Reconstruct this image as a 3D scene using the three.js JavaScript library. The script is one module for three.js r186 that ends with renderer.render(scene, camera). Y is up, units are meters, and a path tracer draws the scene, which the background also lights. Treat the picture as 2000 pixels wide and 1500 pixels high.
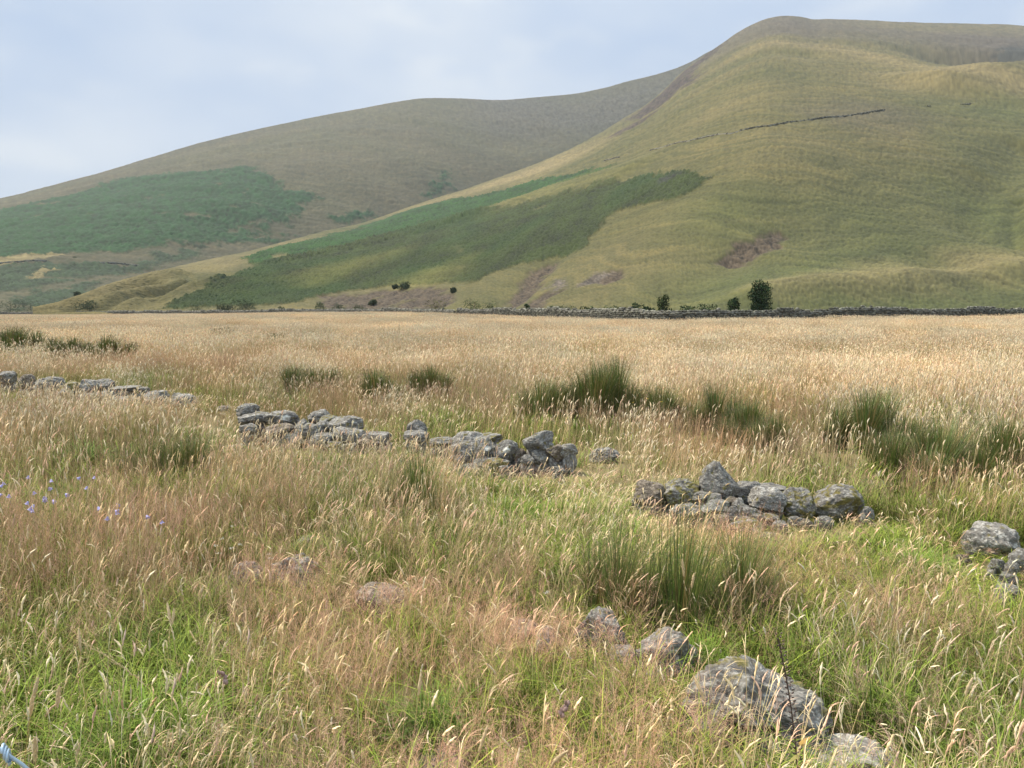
import * as THREE from 'three';
import { mergeGeometries } from 'three/addons/utils/BufferGeometryUtils.js';
import { createNoise2D, createNoise3D } from 'simplex-noise';

// ---------------------------------------------------------------- camera, sky, sun, exposure
const scene = new THREE.Scene();
const EYE = 1.9;
const camera = new THREE.PerspectiveCamera(53.04, 4 / 3, 0.05, 9000);
camera.position.set(0, EYE, 0);
camera.rotation.set(-Math.atan(151 / 1503), 0, 0);
scene.add(camera);

const renderer = new THREE.WebGLRenderer({ antialias: true });
renderer.toneMapping = THREE.LinearToneMapping;
renderer.toneMappingExposure = 1.2;
renderer.shadowMap.enabled = true;

function rng(seed) {
  let a = seed >>> 0;
  return () => { a = (a + 0x6d2b79f5) | 0; let t = Math.imul(a ^ (a >>> 15), 1 | a); t = (t + Math.imul(t ^ (t >>> 7), 61 | t)) ^ t; return ((t ^ (t >>> 14)) >>> 0) / 4294967296; };
}
const n2 = createNoise2D(rng(11)), n3 = createNoise3D(rng(12)), n2b = createNoise2D(rng(13));
const clamp = (x, a = 0, b = 1) => Math.min(b, Math.max(a, x));
const sstep = (a, b, x) => { const t = clamp((x - a) / (b - a)); return t * t * (3 - 2 * t); };
const lerp = (a, b, t) => a + (b - a) * t;
const mix3 = (a, b, t) => [lerp(a[0], b[0], t), lerp(a[1], b[1], t), lerp(a[2], b[2], t)];
const fbm2 = (x, y, o = 4) => { let s = 0, a = 0.5; for (let i = 0; i < o; i++) { s += a * n2(x, y); x = x * 2.03 + 7.1; y = y * 2.03 - 3.7; a *= 0.5; } return s; };
const fbm3 = (x, y, z, o = 4) => { let s = 0, a = 0.5; for (let i = 0; i < o; i++) { s += a * n3(x, y, z); x = x * 2.03 + 7.1; y = y * 2.03 - 3.7; z = z * 2.03 + 1.3; a *= 0.5; } return s; };

const SUN = new THREE.Vector3(-0.5, 0.84, -0.22).normalize();
{ // thin high cloud over pale blue, brightening towards the zenith as hazy skies do
  const W = 1024, H = 512, data = new Float32Array(W * H * 4);
  for (let j = 0; j < H; j++) for (let i = 0; i < W; i++) {
    const el = ((j + 0.5) / H - 0.5) * Math.PI, az = ((i + 0.5) / W - 0.5) * 2 * Math.PI;
    const x = Math.cos(el) * Math.cos(az), y = Math.sin(el), z = Math.cos(el) * Math.sin(az);
    const yy = Math.max(y, 0);
    const cl = clamp(0.56 + 0.8 * fbm3(x * 2.1 + 3.1, y * 5.2, z * 2.1 + 1.7, 5));
    const wisp = sstep(0.12, 0.6, fbm3(x * 5 + 9, y * 16, z * 5, 5)) * sstep(0.02, 0.1, yy) * 0.25;
    const t = clamp(cl * 0.8 + wisp + 0.05);
    const blue = [0.42, 0.53, 0.71], white = [0.68, 0.73, 0.79];
    let c = mix3(blue, white, t);
    const lift = 1 + 0.85 * sstep(0.3, 1, yy);
    const k = j < H / 2 ? 0.45 : 1;
    const o = (j * W + i) * 4;
    data[o] = c[0] * lift * k; data[o + 1] = c[1] * lift * k; data[o + 2] = lerp(c[2], c[1] * 1.05, sstep(0.3, 1, yy)) * lift * k; data[o + 3] = 1;
  }
  const sky = new THREE.DataTexture(data, W, H, THREE.RGBAFormat, THREE.FloatType);
  sky.mapping = THREE.EquirectangularReflectionMapping; sky.magFilter = THREE.LinearFilter; sky.needsUpdate = true;
  scene.background = sky; scene.environment = sky;
}
const sun = new THREE.DirectionalLight(0xfff0d8, 5.0);
sun.position.copy(SUN).multiplyScalar(400); sun.castShadow = true; sun.shadow.radius = 6; sun.shadow.mapSize.set(2048, 2048);
Object.assign(sun.shadow.camera, { left: -300, right: 300, top: 300, bottom: -300, near: 1, far: 1500 });
scene.add(sun);
scene.fog = new THREE.FogExp2(0xc9d6e6, 0.00011);

// ---------------------------------------------------------------- survey: metres, x east, z south, bearings in degrees from the view axis
const RIGHT_RIDGE = [[-31.63,285.0,318.0,-0.0022,0.0074],[-30.49,284.0,326.0,0.004,0.0113],[-29.04,282.0,339.0,0.0144,0.0173],[-27.84,280.0,351.0,0.0227,0.0229],[-26.01,275.0,372.0,0.0342,0.0321],[-23.81,268.0,401.0,0.045,0.0433],[-21.55,259.0,434.0,0.0554,0.0547],[-18.87,250.0,475.0,0.0662,0.0675],[-16.11,241.0,521.0,0.0809,0.0807],[-13.28,231.0,571.0,0.0946,0.0946],[-11.12,222.0,608.0,0.1036,0.1058],[-8.92,211.0,646.0,0.1164,0.1176],[-6.34,198.0,689.0,0.1324,0.1323],[-3.73,185.0,731.0,0.147,0.1478],[0.0,165.0,794.0,0.1703,0.1716],[2.23,154.0,833.0,0.1841,0.1874],[3.71,148.0,859.0,0.1952,0.199],[5.92,138.0,899.0,0.2135,0.2183],[7.73,132.0,934.0,0.2314,0.236],[9.52,127.0,970.0,0.2494,0.2549],[10.93,124.0,1001.0,0.2686,0.2701],[11.97,122.0,1026.0,0.2858,0.2811],[13.35,121.0,1060.0,0.3024,0.2947],[14.71,120.0,1097.0,0.3167,0.3065],[15.71,121.0,1125.0,0.3276,0.3138],[16.71,121.0,1155.0,0.3354,0.3196],[17.7,122.0,1185.0,0.3406,0.324],[18.68,124.0,1216.0,0.3416,0.3268],[19.66,126.0,1247.0,0.3384,0.3284],[20.64,128.0,1277.0,0.3334,0.3287],[21.59,130.0,1307.0,0.3319,0.328],[22.84,134.0,1344.0,0.3283,0.3259],[24.69,140.0,1395.0,0.3221,0.3213],[27.06,149.0,1449.0,0.314,0.3135],[29.34,158.0,1491.0,0.3063,0.3051],[30.98,165.0,1516.0,0.3007,0.2983],[32.57,170.0,1536.0,0.2941,0.2911],[37.51,183.0,1581.0,0.2671,0.2637],[45.79,200.0,1567.0,0.2046,0.2006],[55.0,217.0,1433.0,0.1108,0.1263]];
const LEFT_RIDGE = [[-51.37,335.0,945.0,0.0323,0.0375],[-44.57,351.0,1092.0,0.0554,0.0578],[-38.15,369.0,1258.0,0.0866,0.0879],[-33.14,389.0,1383.0,0.1148,0.1162],[-30.4,406.0,1442.0,0.1326,0.1332],[-27.5,431.0,1497.0,0.151,0.1519],[-24.44,465.0,1548.0,0.1729,0.1718],[-19.94,531.0,1619.0,0.2018,0.1994],[-15.88,600.0,1682.0,0.2222,0.2208],[-10.96,691.0,1757.0,0.244,0.2419],[-8.07,746.0,1798.0,0.2548,0.2508],[-6.25,781.0,1821.0,0.2595,0.2548],[-4.42,817.0,1843.0,0.2603,0.2576],[-0.74,892.0,1883.0,0.2592,0.2613],[0.74,923.0,1899.0,0.261,0.2628],[2.95,973.0,1921.0,0.2638,0.2661],[4.79,1015.0,1940.0,0.2664,0.2699],[6.61,1059.0,1958.0,0.2717,0.275],[8.42,1102.0,1974.0,0.2792,0.2809],[10.91,1161.0,1992.0,0.2881,0.2893],[12.66,1201.0,2001.0,0.2984,0.2942],[14.03,1231.0,2005.0,0.3099,0.2966],[15.06,1253.0,2007.0,0.312,0.2974],[21.06,1370.0,1992.0,0.2854,0.2824],[32.82,1570.0,1913.0,0.2152,0.2243]];
const COVER = {'far_bracken':[[[-687.3,-747.9],[-664.6,-845.4],[-561.8,-859.1],[-553.0,-900.6],[-523.2,-921.3],[-533.9,-1064.4],[-483.9,-1062.1],[-442.1,-1045.1],[-389.6,-1032.5],[-348.0,-1070.3],[-338.8,-1037.4],[-294.2,-992.8],[-289.0,-953.3],[-252.7,-968.3],[-231.8,-964.6],[-248.8,-906.6],[-239.5,-893.3],[-245.0,-851.0],[-236.8,-840.9],[-260.7,-796.1],[-264.3,-760.9],[-268.2,-737.2],[-248.8,-808.0],[-245.1,-778.7],[-254.0,-744.7],[-226.2,-802.0],[-232.4,-769.7],[-259.9,-694.4],[-278.0,-631.6],[-288.8,-570.5],[-309.7,-523.1],[-328.5,-499.2],[-421.4,-457.2]],[[-208.5,-904.8],[-194.6,-959.8],[-178.5,-992.4],[-171.3,-988.2],[-185.0,-941.7],[-200.9,-901.8]],[[-99.7,-1256.6],[-94.3,-1227.7],[-96.2,-1190.9],[-112.2,-1146.3],[-128.4,-1104.6],[-122.4,-1137.6],[-107.7,-1198.6]]],'far_low':[[[-378.1,-441.5],[-313.4,-475.8],[-306.1,-489.4],[-290.9,-502.0],[-280.4,-519.3],[-262.2,-537.9],[-270.2,-587.0],[-259.6,-681.5],[-249.2,-677.2],[-254.9,-577.9],[-253.9,-513.6],[-261.0,-482.7],[-258.3,-425.1],[-259.7,-393.0],[-290.2,-337.6]],[[-250.1,-390.1],[-248.8,-423.3],[-253.4,-480.2],[-229.3,-412.9],[-219.3,-363.9],[-216.9,-341.1],[-220.5,-332.9],[-228.2,-344.7]]],'far_straw':[[[-370.6,-469.2],[-327.4,-497.5],[-317.9,-514.1],[-307.2,-530.7],[-298.3,-533.4],[-304.7,-503.1],[-317.6,-482.4],[-358.3,-453.4]],[[-276.8,-437.0],[-290.4,-476.5],[-289.1,-490.5],[-283.7,-473.0],[-273.4,-440.9]]],'far_rock':[[[48.3,-1871.9],[104.2,-1794.0],[165.1,-1702.9],[137.3,-1632.1],[84.8,-1639.4],[55.5,-1718.6]],[[-48.1,-1865.0],[0.0,-1850.2],[-11.0,-1707.1],[-35.7,-1575.4],[-32.9,-1698.8]],[[213.1,-1836.3],[317.1,-1895.1],[422.0,-1933.2],[470.0,-1928.9],[353.5,-1830.0],[252.7,-1700.6],[204.3,-1663.0]]],'bracken':[[[-138.1,-402.1],[-134.3,-464.6],[-120.5,-510.5],[-109.0,-554.7],[-89.2,-620.0],[-68.6,-617.3],[-37.6,-575.4],[-7.0,-539.4],[19.7,-505.3],[40.3,-413.5],[47.2,-354.0],[40.6,-346.9],[20.9,-401.1],[0.0,-426.3],[-4.0,-405.1],[-15.8,-402.0],[-36.1,-393.6],[-62.1,-394.0],[-87.4,-379.7],[-105.6,-364.5],[-120.9,-367.2]]],'dark_bracken':[[[-3.8,-389.0],[18.7,-358.2],[36.9,-314.8],[46.1,-282.9],[52.5,-252.0],[56.3,-233.9],[56.7,-223.3],[52.9,-216.3],[47.9,-215.8],[40.5,-229.5],[33.7,-245.6],[28.7,-243.9],[25.8,-231.4],[20.8,-226.3],[15.3,-233.3],[7.8,-236.3],[-3.2,-243.3],[-11.2,-243.2],[-20.0,-252.4],[-29.5,-262.4],[-43.8,-276.7],[-65.6,-275.8],[-77.4,-265.9],[-105.5,-265.7],[-119.8,-262.1],[-123.6,-278.9],[-118.2,-308.8],[-120.2,-365.0],[-102.2,-388.4],[-81.9,-415.7],[-56.9,-434.4],[-28.8,-440.0]]],'clearing':[[[-36.4,-275.6],[-31.1,-277.9],[-22.5,-262.4],[-25.5,-257.4],[-34.0,-264.4]],[[-81.9,-314.2],[-78.3,-316.5],[-74.9,-308.3],[-77.6,-302.9]],[[-80.1,-328.3],[-69.7,-341.5],[-53.6,-339.8],[-61.0,-330.9],[-72.7,-324.3]],[[-26.0,-281.8],[-22.2,-280.5],[-23.5,-274.3],[-29.0,-275.2]],[[-2.6,-392.3],[14.8,-377.9],[36.8,-332.2],[44.6,-311.6],[35.1,-359.0],[15.7,-402.3],[0.0,-410.6]]],'green':[[[45.2,-188.9],[49.9,-195.7],[53.2,-198.5],[57.9,-199.2],[54.5,-189.3],[47.7,-181.8]],[[83.4,-199.2],[90.0,-208.8],[101.6,-222.6],[119.8,-235.7],[117.2,-221.4],[102.6,-206.2],[89.7,-198.7]],[[28.5,-148.9],[35.1,-156.9],[44.6,-161.4],[53.7,-163.4],[68.7,-174.5],[83.2,-186.7],[101.2,-192.7],[101.1,-184.1],[91.5,-173.6],[72.2,-156.3],[52.3,-141.5],[42.3,-136.1],[33.3,-132.5],[27.4,-138.2]],[[124.5,-206.3],[144.2,-229.8],[150.5,-227.8],[136.8,-206.4],[124.7,-199.8]],[[37.4,-128.4],[44.1,-133.5],[68.5,-148.1],[92.9,-165.6],[119.5,-179.5],[148.9,-188.4],[121.2,-152.5],[36.3,-124.4]],[[141.1,-232.1],[151.2,-248.1],[166.9,-267.2],[190.9,-294.3],[186.7,-287.6],[163.3,-259.9],[150.5,-244.2],[142.1,-230.8]],[[205.2,-353.2],[246.7,-386.3],[226.1,-348.2],[212.4,-338.8]]],'bench_straw':[[[44.7,-135.3],[51.9,-140.3],[70.5,-152.6],[95.3,-170.0],[122.4,-183.9],[153.9,-194.9],[158.9,-201.4],[126.6,-190.5],[108.3,-182.8],[85.6,-166.4],[62.7,-148.4],[47.3,-137.6]]],'crest_straw':[[[-80.8,-617.8],[-72.1,-649.2],[-44.9,-688.5],[0.0,-743.8],[51.7,-796.1],[66.3,-601.6],[47.5,-562.2],[22.1,-565.0],[-16.1,-616.2],[-58.3,-637.3]],[[-162.1,-306.8],[-160.1,-327.9],[-158.2,-358.3],[-163.3,-336.9],[-162.9,-353.1],[-154.3,-316.8],[-154.5,-298.0],[-156.3,-265.4],[-156.0,-259.0]],[[-145.8,-381.9],[-149.6,-406.1],[-144.3,-413.9],[-135.2,-383.9],[-134.8,-358.9]],[[192.9,-627.4],[210.8,-587.7],[231.7,-556.0],[235.6,-482.7],[237.7,-429.4],[270.2,-415.1],[282.9,-435.0],[265.7,-469.6],[264.3,-542.1],[253.1,-617.4],[213.4,-617.2]],[[194.6,-397.8],[221.4,-399.7],[264.3,-406.1],[273.8,-420.9],[253.0,-436.9],[217.8,-434.3]]],'earth':[[[-66.9,-273.4],[-53.9,-271.8],[-45.2,-268.0],[-34.1,-258.5],[-25.2,-254.5],[-18.6,-244.6],[-16.6,-232.0],[-16.5,-217.4],[-18.1,-209.9],[-58.3,-244.4]],[[-3.2,-193.0],[0.0,-212.8],[6.0,-227.3],[10.6,-231.2],[14.3,-229.7],[12.8,-220.8],[7.6,-210.2],[5.1,-193.3],[1.8,-181.7]],[[3.0,-179.7],[6.3,-190.9],[10.2,-192.2],[12.2,-184.7],[8.3,-179.7],[6.3,-172.3]],[[44.6,-164.7],[48.4,-171.6],[55.0,-174.7],[59.2,-180.7],[62.1,-182.4],[62.9,-179.4],[59.1,-173.3],[54.1,-168.1],[48.4,-163.7]],[[18.0,-182.3],[21.6,-182.4],[25.8,-174.3],[24.0,-169.5],[20.2,-170.2]]],'scree':[[[8.8,-195.2],[11.3,-201.3],[14.0,-195.9],[13.9,-188.1],[11.8,-187.8]],[[15.6,-181.4],[18.3,-185.1],[21.5,-180.7],[18.7,-176.6]]],'ridge_rock':[[[273.8,-1043.2],[250.0,-1026.3],[201.9,-951.9],[179.3,-928.4],[151.2,-901.0],[122.8,-844.3],[108.7,-715.6],[122.8,-656.1],[141.5,-666.1],[142.8,-608.2],[185.9,-826.8],[227.4,-898.0]],[[84.9,-655.6],[107.8,-667.2],[105.3,-582.2],[88.4,-569.5],[75.2,-595.1]]],'heather':[[[295.2,-1049.0],[349.2,-1094.3],[399.4,-1117.5],[456.2,-1152.6],[364.3,-876.7],[285.2,-743.1],[247.1,-743.2],[220.5,-749.0]],[[451.3,-954.1],[524.0,-952.8],[635.9,-984.3],[728.4,-947.8],[375.6,-486.2],[322.7,-497.0],[333.7,-547.0],[361.5,-640.8],[384.6,-770.3]],[[123.9,-299.8],[147.3,-321.3],[154.3,-327.4],[136.6,-306.5],[123.7,-294.4]]],'crag':[[[386.9,-652.4],[454.9,-743.7],[535.2,-827.7],[398.9,-615.5],[377.1,-612.3]],[[48.0,-254.1],[52.1,-242.6],[48.2,-246.6]]]};
const HILL_WALL = [[48.9,-418.2],[57.1,-366.5],[61.6,-327.2],[66.3,-296.4],[75.5,-274.5],[87.9,-271.6],[105.5,-283.9],[125.6,-299.0],[151.7,-324.1],[169.7,-339.2],[196.0,-357.4],[220.9,-374.3],[256.3,-397.5],[306.8,-432.9]];
const FAR_TRACK_WALL = [[-341.2,-462.6],[-317.6,-482.4],[-306.0,-494.5],[-291.8,-503.6],[-282.0,-522.5],[-268.6,-536.8],[-261.1,-543.2]];
const RIGHT_FOLDS = [{'amp':-4,'wid':9,'pts':[[195.5,-298.5],[166.4,-265.0],[152.6,-248.6],[139.5,-228.2],[127.8,-210.8]]},{'amp':2.2,'wid':5,'pts':[[42.0,-132.2],[51.5,-139.1],[69.9,-151.3],[94.3,-168.2],[121.1,-181.9],[151.6,-191.9]]},{'amp':3.5,'wid':6,'pts':[[-150.1,-273.3],[-151.6,-294.1],[-149.0,-322.5],[-145.4,-334.2]]},{'amp':-3.5,'wid':5,'pts':[[-148.3,-265.0],[-148.8,-281.4],[-146.0,-298.6],[-143.8,-311.1]]},{'amp':3.5,'wid':5,'pts':[[-142.6,-269.2],[-143.2,-285.0],[-138.6,-299.8],[-133.4,-315.9]]},{'amp':-3,'wid':4,'pts':[[-138.5,-266.4],[-138.2,-286.4],[-132.7,-304.5],[-126.7,-320.0]]},{'amp':3,'wid':4,'pts':[[-134.3,-266.9],[-134.1,-285.5],[-128.4,-298.9],[-122.4,-319.9]]},{'amp':-3,'wid':5,'pts':[[-131.2,-283.3],[-133.6,-306.6],[-128.2,-324.0],[-124.1,-330.3]]},{'amp':-16,'wid':45,'pts':[[383.2,-671.8],[363.0,-595.5],[402.8,-591.9]]},{'amp':9,'wid':26,'pts':[[229.7,-414.9],[264.5,-441.9],[319.0,-491.2],[369.3,-522.2]]},{'amp':-1.5,'wid':2.5,'pts':[[131.1,-201.6],[145.3,-226.7],[158.1,-244.7]]},{'amp':-0.5,'wid':9,'pts':[[44.0,-165.1],[53.8,-170.9],[62.0,-178.5]]},{'amp':-1.5,'wid':7,'pts':[[-1.9,-190.9],[4.3,-217.3],[13.6,-230.0]]},{'amp':-2,'wid':8,'pts':[[27.4,-138.2],[40.9,-155.3],[46.9,-162.3]]},{'amp':3,'wid':12,'pts':[[-26.4,-403.5],[15.5,-396.5],[45.1,-314.7]]},{'amp':-1.2,'wid':14,'pts':[[50.4,-170.8],[78.6,-193.9],[128.2,-246.3]]},{'amp':1.2,'wid':16,'pts':[[29.5,-186.9],[56.6,-206.4],[86.9,-239.0]]},{'amp':-1.5,'wid':10,'pts':[[96.2,-176.0],[122.7,-218.1],[150.6,-257.0]]},{'amp':1.5,'wid':10,'pts':[[108.5,-187.4],[132.3,-222.2],[159.1,-264.4]]}];
const FIELD_EDGE = [[44.83,180,-0.03],[40.75,165,0.08],[33.53,140,0.25],[29.4,118,0.18],[23.31,100,0.13],[18.2,92,0.07],[11.25,83,0.02],[3.98,105,0.02],[-3.98,150,0.02],[-7.92,175,0.14],[-13.05,200,0.05],[-19.85,230,-0.45],[-24.88,265,-0.74],[-28.66,300,-1.03],[-33.53,330,-1.41],[-38.5,350,-1.67],[-46.68,370,-1.78]];
const RUINS = {'F':[[-10.914,0.366,-16.6,0.333,0.266,''],[-10.329,0.317,-16.3,0.305,0.283,'brown'],[-9.58,0.303,-15.9,0.51,0.276,''],[-8.779,0.24,-15.2,0.509,0.326,'moss'],[-8.466,0.27,-15.3,0.43,0.328,'pale'],[-8.251,0.332,-15.5,0.373,0.207,''],[-7.679,0.281,-15.1,0.606,0.141,'flat'],[-7.784,0.181,-15.0,0.502,0.201,'dark'],[-7.218,0.272,-15.0,0.201,0.12,''],[-6.786,0.197,-14.6,0.43,0.196,''],[-6.09,0.158,-14.2,0.4,0.228,'pale'],[-6.309,0.192,-14.4,0.193,0.174,'pale'],[-7.547,0.086,-14.7,0.493,0.158,''],[-9.101,0.095,-15.3,0.451,0.205,'brown'],[-9.834,0.185,-15.8,0.381,0.169,''],[-8.29,0.11,-15.0,0.402,0.201,'']],'E':[[-3.732,0.436,-10.8,0.304,0.188,''],[-3.582,0.341,-10.6,0.413,0.192,''],[-3.174,0.349,-10.5,0.451,0.24,'spot'],[-2.825,0.324,-10.2,0.096,0.274,'slab'],[-2.717,0.248,-10.2,0.343,0.22,'smooth'],[-2.72,0.348,-10.8,0.319,0.189,''],[-2.543,0.312,-10.6,0.256,0.171,'yellow'],[-2.272,0.286,-10.4,0.434,0.224,''],[-2.588,0.265,-10.4,0.196,0.154,'dark'],[-2.156,0.188,-10.1,0.408,0.245,''],[-2.479,0.151,-10.0,0.35,0.175,''],[-2.323,0.08,-9.9,0.28,0.147,'moss'],[-2.123,0.053,-9.9,0.28,0.147,'dark'],[-1.747,0.188,-9.9,0.36,0.173,''],[-3.561,0.259,-10.3,0.236,0.125,'dark'],[-3.102,0.255,-10.2,0.371,0.165,'brown'],[-2.891,0.147,-10.1,0.272,0.15,'dark'],[-1.882,0.132,-9.8,0.238,0.132,'brown']],'E2':[[-1.237,0.328,-10.0,0.256,0.175,'point'],[-1.241,0.232,-9.8,0.304,0.158,''],[-0.874,0.23,-9.4,0.291,0.114,'']],'D':[[-0.516,0.307,-8.9,0.396,0.24,'pale'],[-0.528,0.223,-8.7,0.305,0.27,'dark'],[-0.296,0.284,-8.6,0.278,0.255,'spot'],[-0.081,0.266,-8.6,0.278,0.232,'spot'],[-0.3,0.361,-8.9,0.36,0.096,'moss'],[-0.477,0.113,-8.3,0.236,0.168,'pale'],[-0.157,0.175,-8.3,0.28,0.146,'moss'],[-0.089,0.145,-8.2,0.133,0.089,''],[0.081,0.225,-8.6,0.151,0.139,'brown'],[0.17,0.212,-8.4,0.148,0.102,''],[0.29,0.354,-8.6,0.348,0.267,'angular'],[0.298,0.221,-8.5,0.195,0.149,'dark'],[0.482,0.268,-8.5,0.206,0.172,'brown'],[0.631,0.291,-8.5,0.195,0.149,'pale'],[0.498,0.161,-8.1,0.131,0.077,''],[-0.327,0.151,-8.5,0.23,0.138,'dark']],'C':[[1.25,0.205,-6.9,0.29,0.197,'brown'],[1.529,0.217,-6.85,0.316,0.223,'yellow'],[1.851,0.351,-6.8,0.341,0.295,'peak'],[1.732,0.226,-6.7,0.236,0.127,'flat'],[1.77,0.219,-6.6,0.117,0.072,''],[1.789,0.191,-6.55,0.187,0.08,'smooth'],[1.71,0.172,-6.45,0.158,0.083,'pale'],[1.815,0.172,-6.45,0.079,0.057,''],[1.876,0.172,-6.4,0.087,0.074,''],[1.965,0.191,-6.5,0.124,0.053,''],[1.932,0.201,-6.6,0.108,0.085,'brown'],[2.048,0.154,-6.45,0.158,0.083,''],[2.147,0.222,-6.85,0.251,0.177,''],[2.244,0.206,-6.65,0.316,0.217,'pale'],[2.373,0.229,-7.0,0.304,0.085,'flat'],[2.516,0.174,-6.65,0.289,0.253,'yellow'],[2.877,0.152,-6.7,0.419,0.319,'mossy'],[3.057,0.091,-6.5,0.124,0.168,''],[2.638,0.084,-6.35,0.147,0.108,'smooth'],[2.483,0.071,-6.35,0.112,0.078,'brown'],[2.418,0.083,-6.4,0.113,0.078,''],[2.25,0.055,-6.3,0.129,0.112,''],[2.2,0.106,-6.4,0.139,0.078,'moss'],[2.069,0.119,-6.4,0.122,0.061,''],[1.945,0.046,-6.3,0.283,0.172,'mossy'],[1.914,0.096,-6.45,0.29,0.088,'brown'],[1.782,0.079,-6.4,0.166,0.131,'brown'],[2.098,0.021,-6.15,0.117,0.08,''],[2.141,-0.011,-6.1,0.054,0.046,''],[1.49,0.141,-6.5,0.256,0.124,''],[1.618,0.136,-6.5,0.133,0.097,'']],'G':[[3.64,0.103,-5.7,0.358,0.296,'pale'],[3.351,0.12,-5.15,0.095,0.092,''],[3.411,0.113,-5.1,0.084,0.105,''],[3.588,0.108,-5.25,0.173,0.187,''],[3.324,0.046,-5.5,0.098,0.098,'brown'],[3.228,0.138,-4.85,0.1,0.067,''],[3.133,0.12,-4.7,0.11,0.071,'pale']]};
const BOULDERS = [[-1.495,0.084,-5.13,0.281,0.232,'rough'],[-1.826,0.058,-5.1,0.231,0.189,''],[-0.809,0.072,-4.61,0.292,0.216,'pinkish'],[0.074,0.03,-4.27,0.153,0.136,'pinkish'],[0.187,0.016,-4.1,0.102,0.216,'pale'],[0.507,0.083,-4.12,0.285,0.239,'ridge'],[0.802,0.092,-3.79,0.316,0.263,'rough'],[0.71,0.031,-3.86,0.091,0.134,'smooth'],[1.073,0.085,-3.25,0.577,0.459,'big'],[1.419,0.023,-3.01,0.36,0.127,'pale'],[-0.297,0.012,-3.01,0.191,0.085,'dark'],[1.123,0.075,-9.24,0.337,0.212,'block'],[-5.223,0.035,-13.9,0.298,0.131,''],[-0.01,0.018,-7.12,0.165,0.106,''],[0.461,0.005,-8.1,0.165,0.077,'pale'],[2.395,0.005,-5.3,0.16,0.08,''],[3.112,-0.072,-4.75,0.197,0.138,''],[3.274,-0.051,-4.8,0.093,0.086,'pinkish'],[-3.624,0.029,-10.14,0.246,0.123,'pale'],[-3.494,0.027,-10.54,0.213,0.114,'pinkish'],[-1.628,0.025,-5.96,0.204,0.114,'dark'],[0.594,0.027,-3.95,0.164,0.126,'pale'],[0.404,-0.001,-7.08,0.164,0.058,'']];
const RUSHES = [[0.75,-12.5,1.72,0.98],[1.57,-12.16,1.01,1.21],[2.38,-11.85,1.08,0.79],[3.02,-11.38,1.05,0.84],[4.61,-9.94,1.31,1.03],[4.52,-8.07,1.01,0.92],[-4.36,-16.3,1.39,0.84],[-2.6,-15.22,0.95,0.77],[-1.65,-15.43,1.17,0.8],[-13.83,-26.28,2.24,1.06],[-15.67,-26.89,1.71,1.01],[-19.13,-29.63,1.93,1.27],[-3.51,-7.88,1.0,0.96],[-0.83,-6.59,0.68,0.8],[0.62,-4.54,0.47,0.6],[1.02,-4.43,0.69,0.7],[1.4,-4.47,0.45,0.57],[3.3,-9.82,0.78,0.7],[5.55,-8.53,0.63,0.84],[4.42,-8.86,0.61,0.76],[-11.37,-37.2,1.07,0.67],[-17.11,-45.98,1.68,0.69],[17.59,-37.8,2.29,0.52],[1.2,-12.29,1.27,1.06],[2.02,-12.04,0.92,0.83],[3.28,-10.74,0.85,0.76]];
const TUSSOCKS = [[-0.13,-6.91,0.36,0.33,0],[0.18,-6.74,0.25,0.28,0],[-1.55,-3.01,0.6,0.44,0],[6.77,-11.3,0.27,0.2,0],[0.99,-6.07,0.25,0.34,0],[-0.92,-5.24,0.26,0.26,0],[0.99,-3.76,0.29,0.32,0],[-0.35,-3.12,0.32,0.37,1],[-4.94,-8.8,0.55,0.48,1],[2.84,-5.24,0.37,0.37,0]];
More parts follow.
